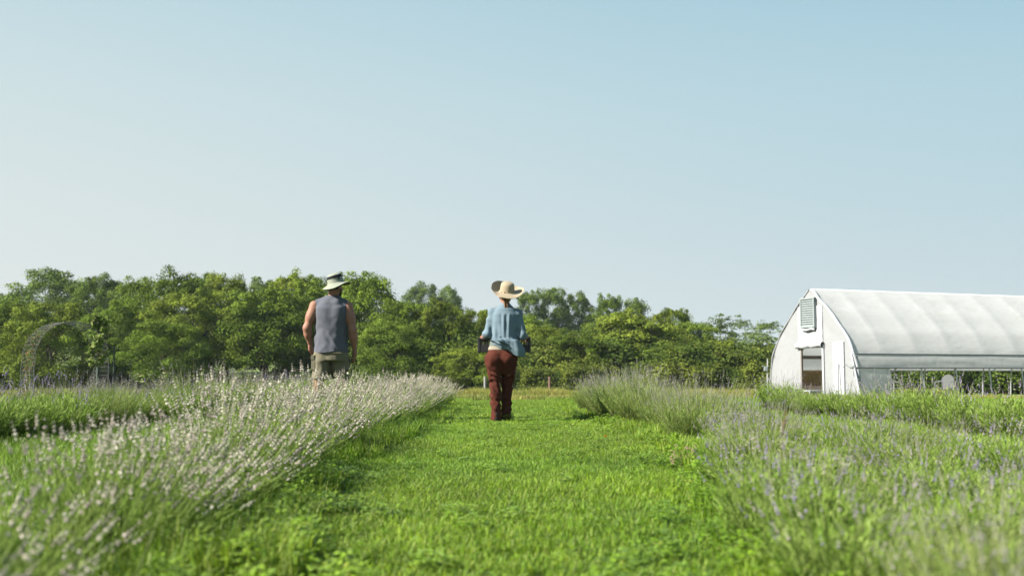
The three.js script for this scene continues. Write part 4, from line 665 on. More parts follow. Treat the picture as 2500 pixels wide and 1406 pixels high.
// ---- the man: grey sleeveless shirt, khaki shorts, pale bucket hat; he walks away
{
  const D = 13.4, P = base('person', V((808 - 1250) * PX(D), 0, -D));
  P.position.y = ground(P.position.x, -D);
  tag(P, 'man in grey sleeveless shirt, khaki shorts and pale bucket hat walking away', 'person');
  const skin = [0.46, 0.235, 0.155];
  const elbL = [-0.288, 1.145, 0.045], wrL = [-0.262, 0.935, -0.055], elbR = [0.268, 1.12, 0.03], wrR = [0.283, 0.875, -0.05];
  const arms = [[[-0.205, 1.415, 0.005], elbL, wrL, -1], [[0.2, 1.405, 0.005], elbR, wrR, 1]];
  const limbs = []; for (const [s, e, w] of arms) limbs.push(cone(s, [lerp(s[0], e[0], 0.5), lerp(s[1], e[1], 0.5), lerp(s[2], e[2], 0.5) + 0.004], 0.066, 0.055), cone([lerp(s[0], e[0], 0.45), lerp(s[1], e[1], 0.45), lerp(s[2], e[2], 0.45)], e, 0.057, 0.043), cone(e, [lerp(e[0], w[0], 0.35), lerp(e[1], w[1], 0.35), lerp(e[2], w[2], 0.35)], 0.043, 0.045), cone([lerp(e[0], w[0], 0.35), lerp(e[1], w[1], 0.35), lerp(e[2], w[2], 0.35)], w, 0.045, 0.027));
  const legs = [cone([-0.1, 0.9, 0.0], [-0.14, 0.5, 0.02], 0.085, 0.06), cone([-0.14, 0.5, 0.02], [-0.155, 0.34, 0.06], 0.058, 0.060), cone([-0.155, 0.34, 0.06], [-0.165, 0.09, 0.13], 0.060, 0.036), cone([-0.165, 0.07, 0.14], [-0.17, 0.045, -0.03], 0.042, 0.036), cone([0.1, 0.9, 0.0], [0.11, 0.5, -0.12], 0.085, 0.06), cone([0.11, 0.5, -0.12], [0.11, 0.34, -0.14], 0.058, 0.060), cone([0.11, 0.34, -0.14], [0.11, 0.09, -0.2], 0.06, 0.036), cone([0.11, 0.05, -0.18], [0.115, 0.04, -0.36], 0.042, 0.034)];
  const torso = profile([[0.84, 0.15, 0.1, 0, 0], [1.0, 0.155, 0.098, 0, 0], [1.2, 0.165, 0.1, 0, 0], [1.38, 0.18, 0.1, 0, 0.005], [1.47, 0.12, 0.07, 0.005, 0], [1.52, 0.06, 0.058, 0.01, -0.01], [1.6, 0.053, 0.056, 0.02, -0.02]]);
  const hc = [0.032, 1.645, -0.03], headF = turnField(headField(hc, 1.02), hc, -0.42), body = union([torso, ...limbs, ...legs], 0.045), field = (x, y, z) => Math.min(y > 1.5 ? smin(body(x, y, z), headF(x, y, z), 0.03) : body(x, y, z));
  const bodyGeo = strip(surface(field, V(-0.42, -0.02, -0.44), V(0.42, 1.8, 0.3), 0.0095));
  const hl = hand(wrL, [-0.02, -0.93, -0.36], [0.85, -0.1, -0.5], [0.25, -0.3, -0.9], 1.02, 0.75), hr = hand(wrR, [0.06, -0.97, -0.2], [-0.9, -0.1, 0.35], [-0.25, -0.2, -0.95], 1.02, 0.6);
  put('body', mergeGeometries([bodyGeo, hl, hr]), skinMat, P);
  // shirt
  const sh = profile([[0.835, 0.212, 0.158, 0.0, 0.006], [0.95, 0.203, 0.150, 0.0, 0.003], [1.12, 0.198, 0.146, 0, 0.002], [1.28, 0.203, 0.150, 0, 0.006], [1.38, 0.207, 0.138, 0, 0.006], [1.44, 0.19, 0.108, 0, 0.004], [1.49, 0.125, 0.085, 0.006, 0], [1.525, 0.073, 0.072, 0.012, -0.008], [1.54, 0.066, 0.068, 0.014, -0.01]], 0.012, 2.02);
  const shoulders = union([cone([-0.07, 1.49, 0], [-0.188, 1.445, 0.004], 0.045, 0.05), cone([0.07, 1.49, 0], [0.19, 1.437, 0.004], 0.045, 0.05)], 0.02);
  const blades = union([ball([-0.085, 1.33, 0.10], [0.07, 0.1, 0.04]), ball([0.09, 1.33, 0.10], [0.07, 0.1, 0.04])], 0.03);
  const shirtF = (x, y, z) => { let d = smin(sh(x, y, z), shoulders(x, y, z), 0.05); d = smin(d, blades(x, y, z), 0.05);
    d += 0.008 * fold(x + 0.3, y, z, 0.55) * sstep(1.4, 0.95, y) + 0.005 * Math.sin((y * 34 - Math.abs(x) * 26) ) * sstep(1.36, 1.42, y) * sstep(1.52, 1.47, y) * sstep(0.0, 0.06, z) + 0.004 * N(x * 10, y * 6, z * 9);
    const bk = sstep(0.02, 0.08, z) * sstep(0.86, 0.95, y); d += bk * (-0.003 * Math.exp(-Math.pow((x + 0.085 + 0.02 * Math.sin(y * 9)) / 0.045, 2)) * sstep(1.47, 1.38, y) + 0.06 * Math.max(0, -x - 0.045 - 0.05 * (1.2 - y)) * sstep(1.5, 1.4, y) + 0.005 * Math.exp(-Math.pow((x - 0.005 + 0.03 * (1.2 - y)) / 0.05, 2)) * sstep(1.5, 1.4, y) - 0.003 * Math.exp(-Math.pow((x - 0.09) / 0.05, 2)));
    d = smax(d, 0.012 * Math.sin(x * 18) + 0.845 - y, 0.006); return smax(d, Math.abs(x) - 0.2 - 0.012 * sstep(1.3, 1.0, y), 0.012); };
  put('shirt', surface(shirtF, V(-0.25, 0.8, -0.2), V(0.25, 1.58, 0.22), 0.0085), cloth({ map: null, color: rgb(0.078, 0.082, 0.098), roughness: 0.92 }), P).userData.label = 'faded grey sleeveless shirt';
  // shorts with cargo pockets
  const seat = profile([[0.74, 0.197, 0.135, 0, 0.01], [0.85, 0.194, 0.132, 0, 0.008], [0.93, 0.186, 0.12, 0, 0.002], [0.99, 0.183, 0.12, 0, 0]], 0.02, 2.2);
  const legL = profile([[0.5, 0.103, 0.125, -0.125, 0.02], [0.65, 0.104, 0.125, -0.112, 0.012], [0.85, 0.1, 0.125, -0.1, 0.008]], 0.015), legR = profile([[0.5, 0.1, 0.122, 0.105, -0.1], [0.65, 0.1, 0.122, 0.1, -0.06], [0.85, 0.1, 0.125, 0.095, 0.0]], 0.015);
  const pocket = [-0.2, 0.72, 0.03];
  const shortsF = (x, y, z) => { let d = smin(smin(seat(x, y, z), legL(x, y, z), 0.03), legR(x, y, z), 0.03); d += 0.006 * fold(x, y * 0.8, z, 0.6) * sstep(0.9, 0.75, y) + 0.004 * N(x * 9, y * 8, z * 9); const b = Math.max(Math.abs(x - pocket[0]) - 0.018, Math.abs(y - pocket[1]) - 0.085, Math.abs(z - pocket[2]) - 0.085), b2 = Math.max(Math.abs(x - 0.19) - 0.014, Math.abs(y - 0.72) - 0.085, Math.abs(z + 0.04) - 0.08), fl = Math.max(Math.abs(x - pocket[0] + 0.004) - 0.02, Math.abs(y - 0.785) - 0.026, Math.abs(z - pocket[2]) - 0.09); return smax(smin(smin(smin(d, b, 0.03), b2, 0.03), fl, 0.012), 0.525 - y + 0.006 * Math.sin(x * 25), 0.006); };
  const khaki = cloth({ color: rgb(0.125, 0.115, 0.08), roughness: 0.95 });
  const shorts = put('shorts', surface(shortsF, V(-0.27, 0.49, -0.28), V(0.27, 1.0, 0.2), 0.0085), khaki, P);
  // back welt pocket and seam, boots
  put('pocket', box(0.105, 0.012, 0.012, 0.1, 0.84, 0.146, 0.004), cloth({ color: rgb(0.11, 0.10, 0.07) }), P);
  const shoe = (ax, az, bx, bz) => union([cone([ax, 0.055, az], [bx, 0.05, bz], 0.05, 0.043), cone([ax, 0.11, az], [ax, 0.055, az], 0.05, 0.05)], 0.02), s1 = shoe(-0.166, 0.14, -0.172, -0.06), s2 = shoe(0.11, -0.19, 0.118, -0.39);
  const bootMat = cloth({ color: rgb(0.05, 0.045, 0.04), roughness: 0.8 });
  put('shoe', surface((x, y, z) => smax(s1(x, y, z), -y, 0.005), V(-0.25, -0.02, -0.15), V(-0.08, 0.19, 0.25), 0.008), bootMat, P);
  put('shoe', surface((x, y, z) => smax(s2(x, y, z), -y, 0.005), V(0.03, -0.02, -0.47), V(0.2, 0.19, -0.1), 0.008), bootMat, P);
  // hair, beard, eyes
  const hairMat = cloth({ color: rgb(0.022, 0.016, 0.012), roughness: 0.9 });
  const skullF = ball([hc[0], hc[1] + 0.026, hc[2] + 0.014], [0.081, 0.1, 0.099]), hairF = (x, y, z) => { const w = turnField(skullF, hc, -0.42); return w(x, y, z); };
  const hairTurn = turnField(skullF, hc, -0.42), faceCut = turnField((x, y, z) => (hc[2] - 0.03) - z, hc, -0.42), beardF = turnField(union([cone([hc[0] - 0.055, hc[1] - 0.03, hc[2] - 0.02], [hc[0], hc[1] - 0.085, hc[2] - 0.065], 0.026, 0.042), cone([hc[0] + 0.055, hc[1] - 0.03, hc[2] - 0.02], [hc[0], hc[1] - 0.085, hc[2] - 0.065], 0.026, 0.042)], 0.02), hc, -0.42);
  put('hair', surface((x, y, z) => smax(smax(hairTurn(x, y, z) + 0.004 * N(x * 60, y * 60, z * 60), faceCut(x, y, z), 0.01), Math.max(1.588 - y + 0.008 * N(x * 50, 3, z * 50), y - 1.685 - 0.2 * (x - 0.03)), 0.008), V(-0.12, 1.53, -0.17), V(0.18, 1.8, 0.12), 0.006), hairMat, P);
  put('beard', surface((x, y, z) => beardF(x, y, z) + 0.005 * N(x * 60, y * 60, z * 60), V(-0.12, 1.48, -0.2), V(0.2, 1.68, 0.06), 0.005), hairMat, P);
  for (const s of [-1, 1]) { const e = V(s * 0.031, 0.005, -0.081).applyEuler(new THREE.Euler(0, -0.42, 0)).add(V(...hc)); put('eye', new THREE.SphereGeometry(0.0105, 12, 8).translate(e.x, e.y, e.z), cloth({ color: rgb(0.55, 0.52, 0.48), roughness: 0.3 }), P); }
  // bucket hat, its sloped brim higher on his right
  const hatMat = cloth({ map: clothTex(0.19, 0.205, 0.165, 0.06), roughness: 0.95 }), hat = new THREE.Group(); hat.name = 'hat'; P.add(hat); hat.userData.label = 'pale bucket hat with a black band';
  hat.position.set(hc[0] + 0.015, hc[1] + 0.055, hc[2] + 0.024); hat.rotation.set(0.10, 0, 0.245); hat.scale.set(1.06, 0.93, 1.26);
  const HR = [[0.002, 0.128], [0.03, 0.127], [0.058, 0.121], [0.075, 0.108], [0.083, 0.09], [0.088, 0.06], [0.092, 0.03], [0.095, 0.008], [0.098, -0.004], [0.112, -0.014], [0.13, -0.026], [0.148, -0.037], [0.164, -0.046], [0.166, -0.05], [0.16, -0.049], [0.13, -0.031], [0.1, -0.012]];
  put('crown', lathed(HR, 56, (a, r, h) => [r * (1 + 0.02 * Math.sin(2 * a + 1) * sstep(0.1, 0.16, r) + 0.012 * N(Math.cos(a) * 3, h * 20, Math.sin(a) * 3)), h + sstep(0.1, 0.165, r) * (0.012 * Math.sin(2 * a + 0.6) + 0.008 * Math.sin(3 * a)) + (r < 0.07 ? 0.006 * N(Math.cos(a) * r * 40, 1, Math.sin(a) * r * 40) : 0)]), hatMat, hat);
  put('hat_band', lathed([[0.082, 0.094], [0.0865, 0.0935], [0.0925, 0.063], [0.089, 0.062]], 48, (a, r, h) => [r, h + 0.006 * Math.sin(a + 0.5)]), cloth({ color: rgb(0.012, 0.014, 0.017), roughness: 0.7 }), hat);
  put('hat_buckle', box(0.022, 0.034, 0.014, 0.062, 0.052, 0.072, 0.004), cloth({ color: rgb(0.012, 0.014, 0.017) }), hat);
}
// ---- the woman: straw hat, blue shirt knotted at the back, brown trousers; she carries a black crate before her
const WD = 13.4, WP = V((1233 - 1250) * PX(WD), 0, -WD);
{
  WP.y = ground(WP.x, -WD);
  const P = base('person', WP); tag(P, 'woman in straw hat, blue shirt and brown trousers walking away along the path', 'person');
  const shL = [-0.155, 1.345, -0.005], elL = [-0.216, 1.07, 0.03], wrL = [-0.288, 1.03, -0.19], shR = [0.16, 1.335, -0.005], elR = [0.208, 1.055, 0.025], wrR = [0.272, 1.035, -0.19];
  const mid = (a, b, t) => [0, 1, 2].map((k) => lerp(a[k], b[k], t));
  const limbs = [cone(shL, elL, 0.036, 0.034), cone(elL, mid(elL, wrL, 0.35), 0.034, 0.035), cone(mid(elL, wrL, 0.35), wrL, 0.035, 0.024), cone(shR, elR, 0.036, 0.034), cone(elR, mid(elR, wrR, 0.35), 0.034, 0.035), cone(mid(elR, wrR, 0.35), wrR, 0.035, 0.024)];
  const torso = profile([[0.8, 0.15, 0.1, -0.04, 0], [0.95, 0.13, 0.09, -0.03, 0], [1.15, 0.13, 0.085, -0.01, 0], [1.3, 0.13, 0.08, 0, 0], [1.385, 0.08, 0.055, 0, 0], [1.43, 0.05, 0.05, 0, -0.01], [1.52, 0.045, 0.05, 0.005, -0.02]]);
  const legs = [cone([-0.12, 0.82, 0], [-0.118, 0.45, 0.01], 0.085, 0.055), cone([-0.118, 0.45, 0.01], [-0.11, 0.08, 0.06], 0.055, 0.036), cone([0.03, 0.82, 0], [0.03, 0.45, -0.07], 0.085, 0.055), cone([0.03, 0.45, -0.07], [0.015, 0.08, -0.08], 0.055, 0.036)];
  const hc = [0.008, 1.545, -0.035], hF = headField(hc, 0.95), body = union([torso, ...limbs, ...legs], 0.04);
  const bodyGeo = surface((x, y, z) => y > 1.42 ? smin(body(x, y, z), hF(x, y, z), 0.03) : body(x, y, z), V(-0.4, 0, -0.3), V(0.4, 1.7, 0.2), 0.0095);
  // hands close over the crate's top rim
  const hl = hand(wrL, [0.12, -0.12, -0.98], [0.5, -0.84, 0.15], [0.86, 0.5, 0.04], 0.95, 1.0), hr = hand(wrR, [-0.1, -0.12, -0.98], [-0.5, -0.84, 0.15], [-0.86, 0.5, 0.04], 0.95, 1.0);
  put('body', mergeGeometries([bodyGeo, hl, hr]), skinMat, P);
  // trousers
  const hips = profile([[0.6, 0.08, 0.05, -0.048, 0.0], [0.69, 0.165, 0.1, -0.049, 0.006], [0.77, 0.176, 0.124, -0.047, 0.014], [0.85, 0.166, 0.114, -0.042, 0.01], [0.92, 0.152, 0.1, -0.035, 0], [0.955, 0.142, 0.095, -0.033, 0]], 0.02, 2.1);
  const tl = profile([[0.025, 0.066, 0.076, -0.108, 0.045], [0.12, 0.063, 0.072, -0.110, 0.035], [0.3, 0.064, 0.074, -0.114, 0.02], [0.45, 0.067, 0.078, -0.117, 0.008], [0.62, 0.087, 0.1, -0.132, 0.0], [0.80, 0.096, 0.115, -0.138, 0.0]], 0.01), trr = profile([[0.04, 0.062, 0.074, 0.012, -0.075], [0.12, 0.060, 0.071, 0.014, -0.075], [0.3, 0.062, 0.073, 0.02, -0.07], [0.45, 0.066, 0.077, 0.027, -0.06], [0.62, 0.085, 0.098, 0.04, -0.03], [0.78, 0.098, 0.115, 0.045, 0.0]], 0.01);
  const trousersF = (x, y, z) => { let a = tl(x, y, z), b = trr(x, y, z); const wr = sstep(0.72, 0.5, y) * sstep(0.02, 0.2, y);
    a += wr * (0.016 * Math.sin(y * 62 + x * 40 + 5 * N(x * 8, y * 7, z * 5)) * (0.5 + 0.5 * N(x * 6 + 3, y * 5, z * 6)) + 0.006 * N(x * 18, y * 24, z * 18)); b += wr * (0.016 * Math.sin(y * 58 - x * 46 + 5 * N(x * 8 + 9, y * 7, z * 5)) * (0.5 + 0.5 * N(x * 6 + 7, y * 5, z * 6)) + 0.006 * N(x * 18, y * 24 + 4, z * 18));
    let d = smin(a, b, 0.012); d = smin(d, hips(x, y, z), 0.07); const cheek = smin(ball([-0.125, 0.78, 0.075], [0.085, 0.095, 0.075])(x, y, z), ball([0.03, 0.78, 0.075], [0.085, 0.095, 0.075])(x, y, z), 0.02); d = smin(d, cheek, 0.03);
    const pk = Math.max(Math.abs(x + 0.19 - (0.62 - y) * 0.1) - 0.006, Math.abs(y - 0.6) - 0.09, Math.abs(z - 0.01) - 0.07); d = smin(d, pk, 0.03);
    const pk2 = Math.max(Math.abs(x - 0.105) - 0.006, Math.abs(y - 0.6) - 0.085, Math.abs(z + 0.02) - 0.065); d = smin(d, pk2, 0.03);
    d += 0.005 * fold(x, y, z, 0.7) * sstep(0.9, 0.72, y); return d; };
  put('trousers', surface(trousersF, V(-0.3, -0.02, -0.22), V(0.22, 0.97, 0.2), 0.0078), cloth({ color: rgb(0.060, 0.0185, 0.0125), roughness: 0.9 }), P).userData.label = 'dark reddish brown trousers';
  const shoeMat = cloth({ color: rgb(0.025, 0.022, 0.02), roughness: 0.8 });
  for (const [a, z] of [[-0.11, 0.05], [0.013, -0.075]]) { const f = union([cone([a, 0.045, z + 0.03], [a, 0.04, z - 0.13], 0.042, 0.036), cone([a, 0.09, z + 0.02], [a, 0.045, z + 0.02], 0.042, 0.042)], 0.02); put('shoe', surface((x, y, q) => smax(f(x, y, q), -y, 0.005), V(a - 0.07, -0.02, z - 0.2), V(a + 0.07, 0.15, z + 0.1), 0.008), shoeMat, P); }
  // undershirt: a band of cream under an olive one
  put('undershirt', surface(profile([[0.905, 0.158, 0.108, -0.036, 0.003], [0.96, 0.153, 0.104, -0.034, 0.002], [1.12, 0.15, 0.1, -0.02, 0]], 0.01, 2.1), V(-0.24, 0.88, -0.14), V(0.2, 1.14, 0.15), 0.009), cloth({ color: rgb(0.10, 0.12, 0.11), roughness: 0.9 }), P);
  put('undershirt_hem', surface(profile([[0.872, 0.172, 0.117, -0.038, 0.006], [0.925, 0.16, 0.11, -0.036, 0.004]], 0.01, 2.1), V(-0.25, 0.85, -0.15), V(0.2, 0.94, 0.16), 0.0085), cloth({ color: rgb(0.20, 0.18, 0.14), roughness: 0.9 }), P);
  // blouse
  const bl = profile([[0.8, 0.165, 0.13, 0.03, 0.01], [0.95, 0.165, 0.128, 0.0, 0.012], [1.08, 0.165, 0.125, -0.004, 0.008], [1.22, 0.172, 0.12, -0.003, 0.006], [1.3, 0.172, 0.112, 0.0, 0.004], [1.365, 0.14, 0.094, 0.002, 0], [1.405, 0.095, 0.078, 0.003, -0.004], [1.44, 0.06, 0.062, 0.004, -0.01], [1.455, 0.055, 0.058, 0.004, -0.012]], 0.012, 2.15);
  const sl = mid(elL, wrL, 0.45), sr = mid(elR, wrR, 0.42);
  const sleeves = [[shL, elL, 0.05, 0.05], [elL, sl, 0.052, 0.042], [shR, elR, 0.05, 0.052], [elR, sr, 0.053, 0.043]].map(([a, b, p, q]) => cone(a, b, p, q));
  const knot = union([ball([-0.075, 0.985, 0.135], [0.06, 0.042, 0.035]), cone([-0.145, 1.0, 0.1], [-0.06, 0.975, 0.15], 0.026, 0.032), cone([-0.06, 0.975, 0.15], [0.07, 0.955, 0.13], 0.028, 0.018), cone([-0.06, 0.97, 0.15], [-0.04, 0.915, 0.155], 0.02, 0.008)], 0.025);
  const tail = profile([[0.775, 0.095, 0.018, 0.15, 0.105], [0.87, 0.1, 0.024, 0.125, 0.12], [1.0, 0.1, 0.04, 0.09, 0.115]], 0.012, 2.2);
  const blouseF = (x, y, z) => { let d = bl(x, y, z); const hem = lerp(0.93, 0.845, clamp((x + 0.1) / 0.2)) + 0.02 * Math.sin(x * 26);
    const wv = sstep(0.02, 0.1, z); // gathers falling from the yoke
    d += wv * 0.007 * Math.sin(x * 95 + 3 * N(x * 4, y * 3, 2)) * sstep(1.335, 1.28, y) * sstep(0.09, 0.03, Math.abs(x - 0.01)) * (0.4 + 0.6 * sstep(1.0, 1.25, y)) + 0.008 * Math.sin(x * 40 + y * 9 + 4 * N(x * 5, y * 3, 1)) * sstep(1.25, 1.0, y) + 0.005 * N(x * 12, y * 8, z * 10);
    d = smax(d, hem - y, 0.012);
    const tf = tail(x + 0.02 * Math.sin(y * 20), y, z + 0.012 * Math.sin(x * 38 + y * 6)); d = smin(d, smax(tf, 0.80 + 0.35 * Math.max(0, 0.14 - x) - 0.16 * (x - 0.14) - y, 0.006), 0.035);
    let s = 1e9; for (const f of sleeves) s = smin(s, f(x, y, z), 0.03); s += 0.006 * Math.sin(y * 48 + x * 20 + z * 30 + 5 * N(x * 6, y * 6, z * 6)) + 0.006 * N(x * 16, y * 16, z * 16); d = smin(d, s, 0.03);
    const k = knot(x, y, z) + 0.011 * Math.sin(x * 60 + y * 85 + 6 * N(x * 9, y * 9, z * 6)); return smin(d, k, 0.018); };
  put('blouse', surface(blouseF, V(-0.37, 0.76, -0.2), V(0.35, 1.5, 0.24), 0.0078), cloth({ color: rgb(0.108, 0.15, 0.18), roughness: 0.88 }), P).userData.label = 'pale blue long-sleeved shirt knotted at the back';
  // hair gathered low under the hat
  const hairM = cloth({ color: rgb(0.13, 0.075, 0.045), roughness: 0.7 });
  const hb = ball([hc[0], hc[1] + 0.02, hc[2] + 0.014], [0.078, 0.097, 0.096]), tailH = cone([hc[0], hc[1] - 0.06, hc[2] + 0.085], [hc[0] + 0.006, hc[1] - 0.155, hc[2] + 0.1], 0.04, 0.022);
  put('hair', surface((x, y, z) => smin(smax(hb(x, y, z), Math.max((hc[2] - 0.02) - z, y - 1.58), 0.01), tailH(x, y, z), 0.03) + 0.006 * Math.sin(x * 150 + 4 * N(x * 10, y * 6, 2)), V(-0.12, 1.33, -0.12), V(0.13, 1.68, 0.14), 0.0055), hairM, P);
  for (const s of [-1, 1]) put('eye', new THREE.SphereGeometry(0.01, 12, 8).translate(hc[0] + s * 0.029, hc[1] + 0.005, hc[2] - 0.076), cloth({ color: rgb(0.55, 0.52, 0.48), roughness: 0.3 }), P);
  // wide straw hat, curled up on its left and front
  const straw = noiseTex(256, (n, u, v) => { const w = 0.86 + 0.14 * Math.sin(v * 180) * Math.sin(u * 300) + 0.16 * n(20, 3) + 0.1 * n(60, 4); return [0.30 * w, 0.24 * w, 0.155 * w]; });
  const hat = new THREE.Group(); hat.name = 'hat'; P.add(hat); hat.userData.label = 'wide brimmed straw hat, brim curled up on the left';
  hat.position.set(hc[0] + 0.018, hc[1] + 0.047, hc[2] + 0.012); hat.rotation.set(0.31, 0, -0.07); hat.scale.set(1.02, 1.06, 1.14);
  const rows = [[0.002, 0.118], [0.03, 0.117], [0.055, 0.112], [0.072, 0.1], [0.081, 0.08], [0.085, 0.05], [0.088, 0.02], [0.092, 0.004], [0.105, -0.004], [0.125, -0.006], [0.145, -0.006], [0.165, -0.006], [0.185, -0.006], [0.203, -0.006], [0.207, -0.009], [0.2, -0.011], [0.16, -0.011], [0.12, -0.011]];
  const curl = (a) => { const x = Math.cos(a), z = Math.sin(a); return 0.092 * Math.pow(clamp(-x * 0.8 - z * 0.62), 1.1) + 0.05 * Math.pow(clamp(x * 0.9 - z * 0.4), 1.6) - 0.016 * clamp(z); };
  const brim = (a, r, h) => { const t = clamp((r - 0.095) / 0.11); return [r * (1 - 0.06 * t * (curl(a) > 0.06 ? 1 : 0.3)), h + curl(a) * t * t + 0.006 * t * Math.sin(3 * a + 1)]; };
  const strawMat = new THREE.MeshPhysicalMaterial({ map: straw, roughness: 0.85, side: THREE.DoubleSide, transmission: 0.12, thickness: 0, bumpMap: creaseTex, bumpScale: 0.002 });
  put('crown', lathed(rows.slice(0, 8), 60, (a, r, h) => [r * (1 + 0.02 * Math.sin(2 * a)), h + (r < 0.06 ? -0.012 * Math.exp(-Math.pow(Math.sin(a) * r / 0.02, 2)) : 0)]), strawMat, hat);
  put('brim', lathed(rows.slice(7), 72, brim), strawMat, hat);
}
// ---- the crate in her hands
{
  const c = base('harvest_crate', V(WP.x - 0.012, WP.y + 0.85, WP.z - 0.37)); tag(c, 'black slotted plastic crate carried before the woman', 'crate');
  const m = std({ color: rgb(0.010, 0.010, 0.011), roughness: 0.45 }), W = 0.66, Dp = 0.42, H = 0.185;
  put('floor', box(W - 0.03, 0.012, Dp - 0.03, 0, 0.012, 0), m, c);
  for (const s of [-1, 1]) {
    put('rim', box(W, 0.026, 0.024, 0, H - 0.013, s * (Dp / 2 - 0.012), 0.006), m, c); put('rim', box(0.024, 0.026, Dp - 0.052, s * (W / 2 - 0.012), H - 0.013, 0, 0.006), m, c);
    put('side_panel', box(W - 0.01, 0.09, 0.012, 0, 0.05, s * (Dp / 2 - 0.012), 0.004), m, c); put('side_panel', box(0.012, 0.09, Dp - 0.04, s * (W / 2 - 0.012), 0.05, 0, 0.004), m, c);
    for (const q of [-1, 1]) put('corner_post', box(0.034, H - 0.004, 0.034, s * (W / 2 - 0.018), H / 2 - 0.003, q * (Dp / 2 - 0.018), 0.008), m, c);
  }
  const bg = box(0.013, 0.08, 0.008); for (let i = 0; i < 17; i++) for (const s of [-1, 1]) put('bar', bg, m, c).position.set(-W / 2 + 0.045 + i * (W - 0.09) / 16, 0.125, s * (Dp / 2 - 0.012));
  const bs2 = box(0.008, 0.08, 0.013); for (let i = 0; i < 9; i++) for (const s of [-1, 1]) put('bar', bs2, m, c).position.set(s * (W / 2 - 0.012), 0.125, -Dp / 2 + 0.05 + i * (Dp - 0.1) / 8);
}
// ---------------------------------------------------------------- single weeds, grass heads and flowers
function grassHead(pts, headLen, r0, label, col = [0.17, 0.25, 0.05], headCol = [0.22, 0.29, 0.085]) {
  const o = base('grass_stem', pts[0]); tag(o, label, 'weed'); const loc = pts.map((p) => p.clone().sub(pts[0])), cv = new THREE.CatmullRomCurve3(loc, false, 'catmullrom', 0.5), r = rng(Math.round(pts[0].x * 1000) + 7);
  const st = new MB(); st.tube(cv.getPoints(14), 0.0022, 0.0014, 5, col); put('stalk', st.geo(false), herbMat, o);
  const mb = new MB(), n = Math.round(headLen / 0.0022), L = cv.getLength(); for (let q = 0; q < n; q++) { const t = 1 - headLen / L * r(), p = cv.getPointAt(clamp(t)), d = cv.getTangentAt(clamp(t)), s = V(r() - 0.5, r() - 0.5, r() - 0.5).cross(d).normalize(), w = r0 * Math.sin(Math.PI * clamp((1 - t) * L / headLen * 0.92 + 0.08)) + 0.001, j = 0.75 + 0.5 * r(); mb.leaf(p.addScaledVector(s, w * 0.5), d.clone().addScaledVector(s, 0.7).normalize(), V().crossVectors(d, s), 0.009, 0.0022, headCol.map((x) => x * j)); }
  tag(put('seed_head', mb.geo(), herbMat, o), null, null, null, 'stuff');
}
const G = (px, d) => { const p = at(px, 950, d); return V(p.x, ground(p.x, -d), -d); };
grassHead([G(545, 5.6), at(552, 985, 5.6), at(566, 935, 5.55), at(578, 910, 5.5), at(598, 894, 5.45)], 0.11, 0.0065, 'bent green foxtail grass head leaning right above the pale lavender');
grassHead([G(484, 6.4), at(486, 960, 6.4), at(492, 915, 6.4), at(497, 902, 6.4)], 0.07, 0.006, 'upright green foxtail grass head left of the bent one');
grassHead([G(838, 7.5), at(845, 960, 7.5), at(862, 915, 7.45), at(876, 884, 7.4)], 0.09, 0.006, 'green grass head in front of the man right hand');
grassHead([G(690, 8), at(693, 960, 8), at(705, 925, 8), at(712, 912, 8)], 0.08, 0.006, 'green grass head left of the man legs');
grassHead([G(455, 6), at(456, 960, 6), at(458, 915, 6), at(455, 906, 6)], 0.03, 0.003, 'thin upright grass stalk left of the foxtails');
grassHead([G(1812, 16), at(1812, 960, 16), at(1812, 935, 16), at(1813, 919, 16)], 0.2, 0.018, 'single light green weed spire left of the greenhouse');
grassHead([G(1885, 3.4), at(1880, 1140, 3.4), at(1886, 1085, 3.4), at(1912, 1074, 3.38), at(1945, 1082, 3.36)], 0.01, 0.003, 'pale grass blade arching over the right lavender row', [0.3, 0.36, 0.16]);
grassHead([G(1908, 3.9), at(1910, 1080, 3.9), at(1916, 1030, 3.9), at(1921, 1002, 3.9)], 0.09, 0.007, 'brown dock seed stalk in the right lavender row', [0.22, 0.2, 0.1], [0.28, 0.16, 0.08]);
grassHead([G(300, 2.6), at(420, 1190, 2.6), at(520, 1060, 2.6), at(590, 965, 2.6)], 0.02, 0.003, 'long pale grass blade slanting across the near lavender', [0.27, 0.33, 0.13]);
// the orange dandelion on the path
{
  const p = G(1478, 8.6); p.z = -8.65; const o = base('dandelion', p); tag(o, 'single small orange yellow flower in the path grass', 'flower'); const y = 0.1;
  put('stem', bar(V(0, 0, 0), V(0.004, y, 0), 0.0018, 5), std({ color: rgb(0.12, 0.2, 0.04) }), o);
  const mb = new MB(); for (let q = 0; q < 70; q++) { const a = q * 2.399, k = q / 70, e = 0.15 + 1.1 * (1 - k), d = V(Math.cos(a) * Math.cos(e), Math.sin(e), Math.sin(a) * Math.cos(e)), s = V(-Math.sin(a), 0, Math.cos(a)); mb.leaf(V(0.004, y, 0), d, s, 0.011 + 0.010 * k, 0.0022, [0.75, 0.36, 0.01]); }
  put('petals', mb.geo(), herbMat, o);
}
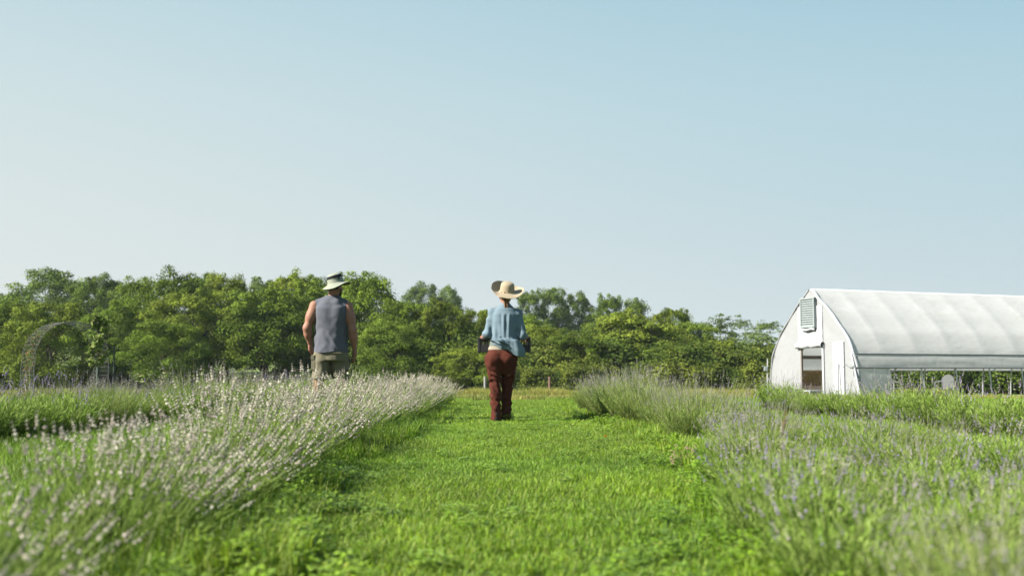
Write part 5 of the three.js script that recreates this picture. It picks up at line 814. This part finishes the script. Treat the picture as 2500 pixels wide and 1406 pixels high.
// dried brown flower clump at the edge of the right row
{
  const p = G(1668, 6.7), o = base('dried_plant', p); tag(o, 'dried pinkish brown seed clump at the edge of the right row', 'plant'); const r = rng(61), mb = new MB(), st = new MB();
  for (let q = 0; q < 26; q++) { const e = V((r() - 0.5) * 0.2, 0.06 + 0.13 * r() * r(), (r() - 0.5) * 0.2); st.tube([V(0, 0, 0), V(e.x * 0.4, e.y * 0.6, e.z * 0.4), e], 0.0018, 0.001, 4, [0.28, 0.24, 0.12]); for (let k = 0; k < 4; k++) { const j = 0.7 + 0.5 * r(); mb.blob(e.clone().add(V((r() - 0.5) * 0.03, (r() - 0.5) * 0.03, (r() - 0.5) * 0.03)), 0.005, 0.006, 0.005, [0.30 * j, 0.215 * j, 0.145 * j]); } }
  put('stalks', st.geo(false), herbMat, o).userData.kind = 'stuff'; tag(put('seed_clusters', mb.geo(), budMat, o), null, null, null, 'stuff');
}
// the pale big-leaved plant behind the second left row
{
  const d = 15, p = G(395, d), o = base('leafy_plant', p); tag(o, 'pale broad-leaved plant standing above the second left lavender row', 'plant'); const r = rng(71), mb = new MB(), st = new MB();
  for (const [px, py] of [[345, 920], [360, 935], [402, 906], [415, 918], [395, 925], [425, 930], [380, 930], [408, 938]]) { const e = at(px, py, d).sub(p); st.tube([V(e.x * 0.5, 0, 0), V(e.x * 0.8, e.y * 0.6, 0), e], 0.006, 0.003, 5, [0.12, 0.17, 0.05]); for (let k = 0; k < 12; k++) { const j = 0.7 + 0.5 * r(), pale = r() < 0.5, a = r() * 6.28, dd = V(Math.cos(a), r() * 0.5 - 0.3, Math.sin(a)).normalize(), s = V(-Math.sin(a), (r() - 0.5) * 0.7, Math.cos(a)).normalize(); mb.leaf(e.clone().add(V((r() - 0.5) * 0.08, (r() - 0.6) * 0.14, (r() - 0.5) * 0.08)), dd, s, 0.07 + 0.05 * r(), 0.03, pale ? [0.36 * j, 0.38 * j, 0.2 * j] : [0.14 * j, 0.2 * j, 0.045 * j]); } }
  put('stem', st.geo(false), herbMat, o); tag(put('leaves', mb.geo(), herbMat, o), null, null, null, 'stuff');
}
camera.far = 3000; camera.updateProjectionMatrix();
renderer.render(scene, camera);
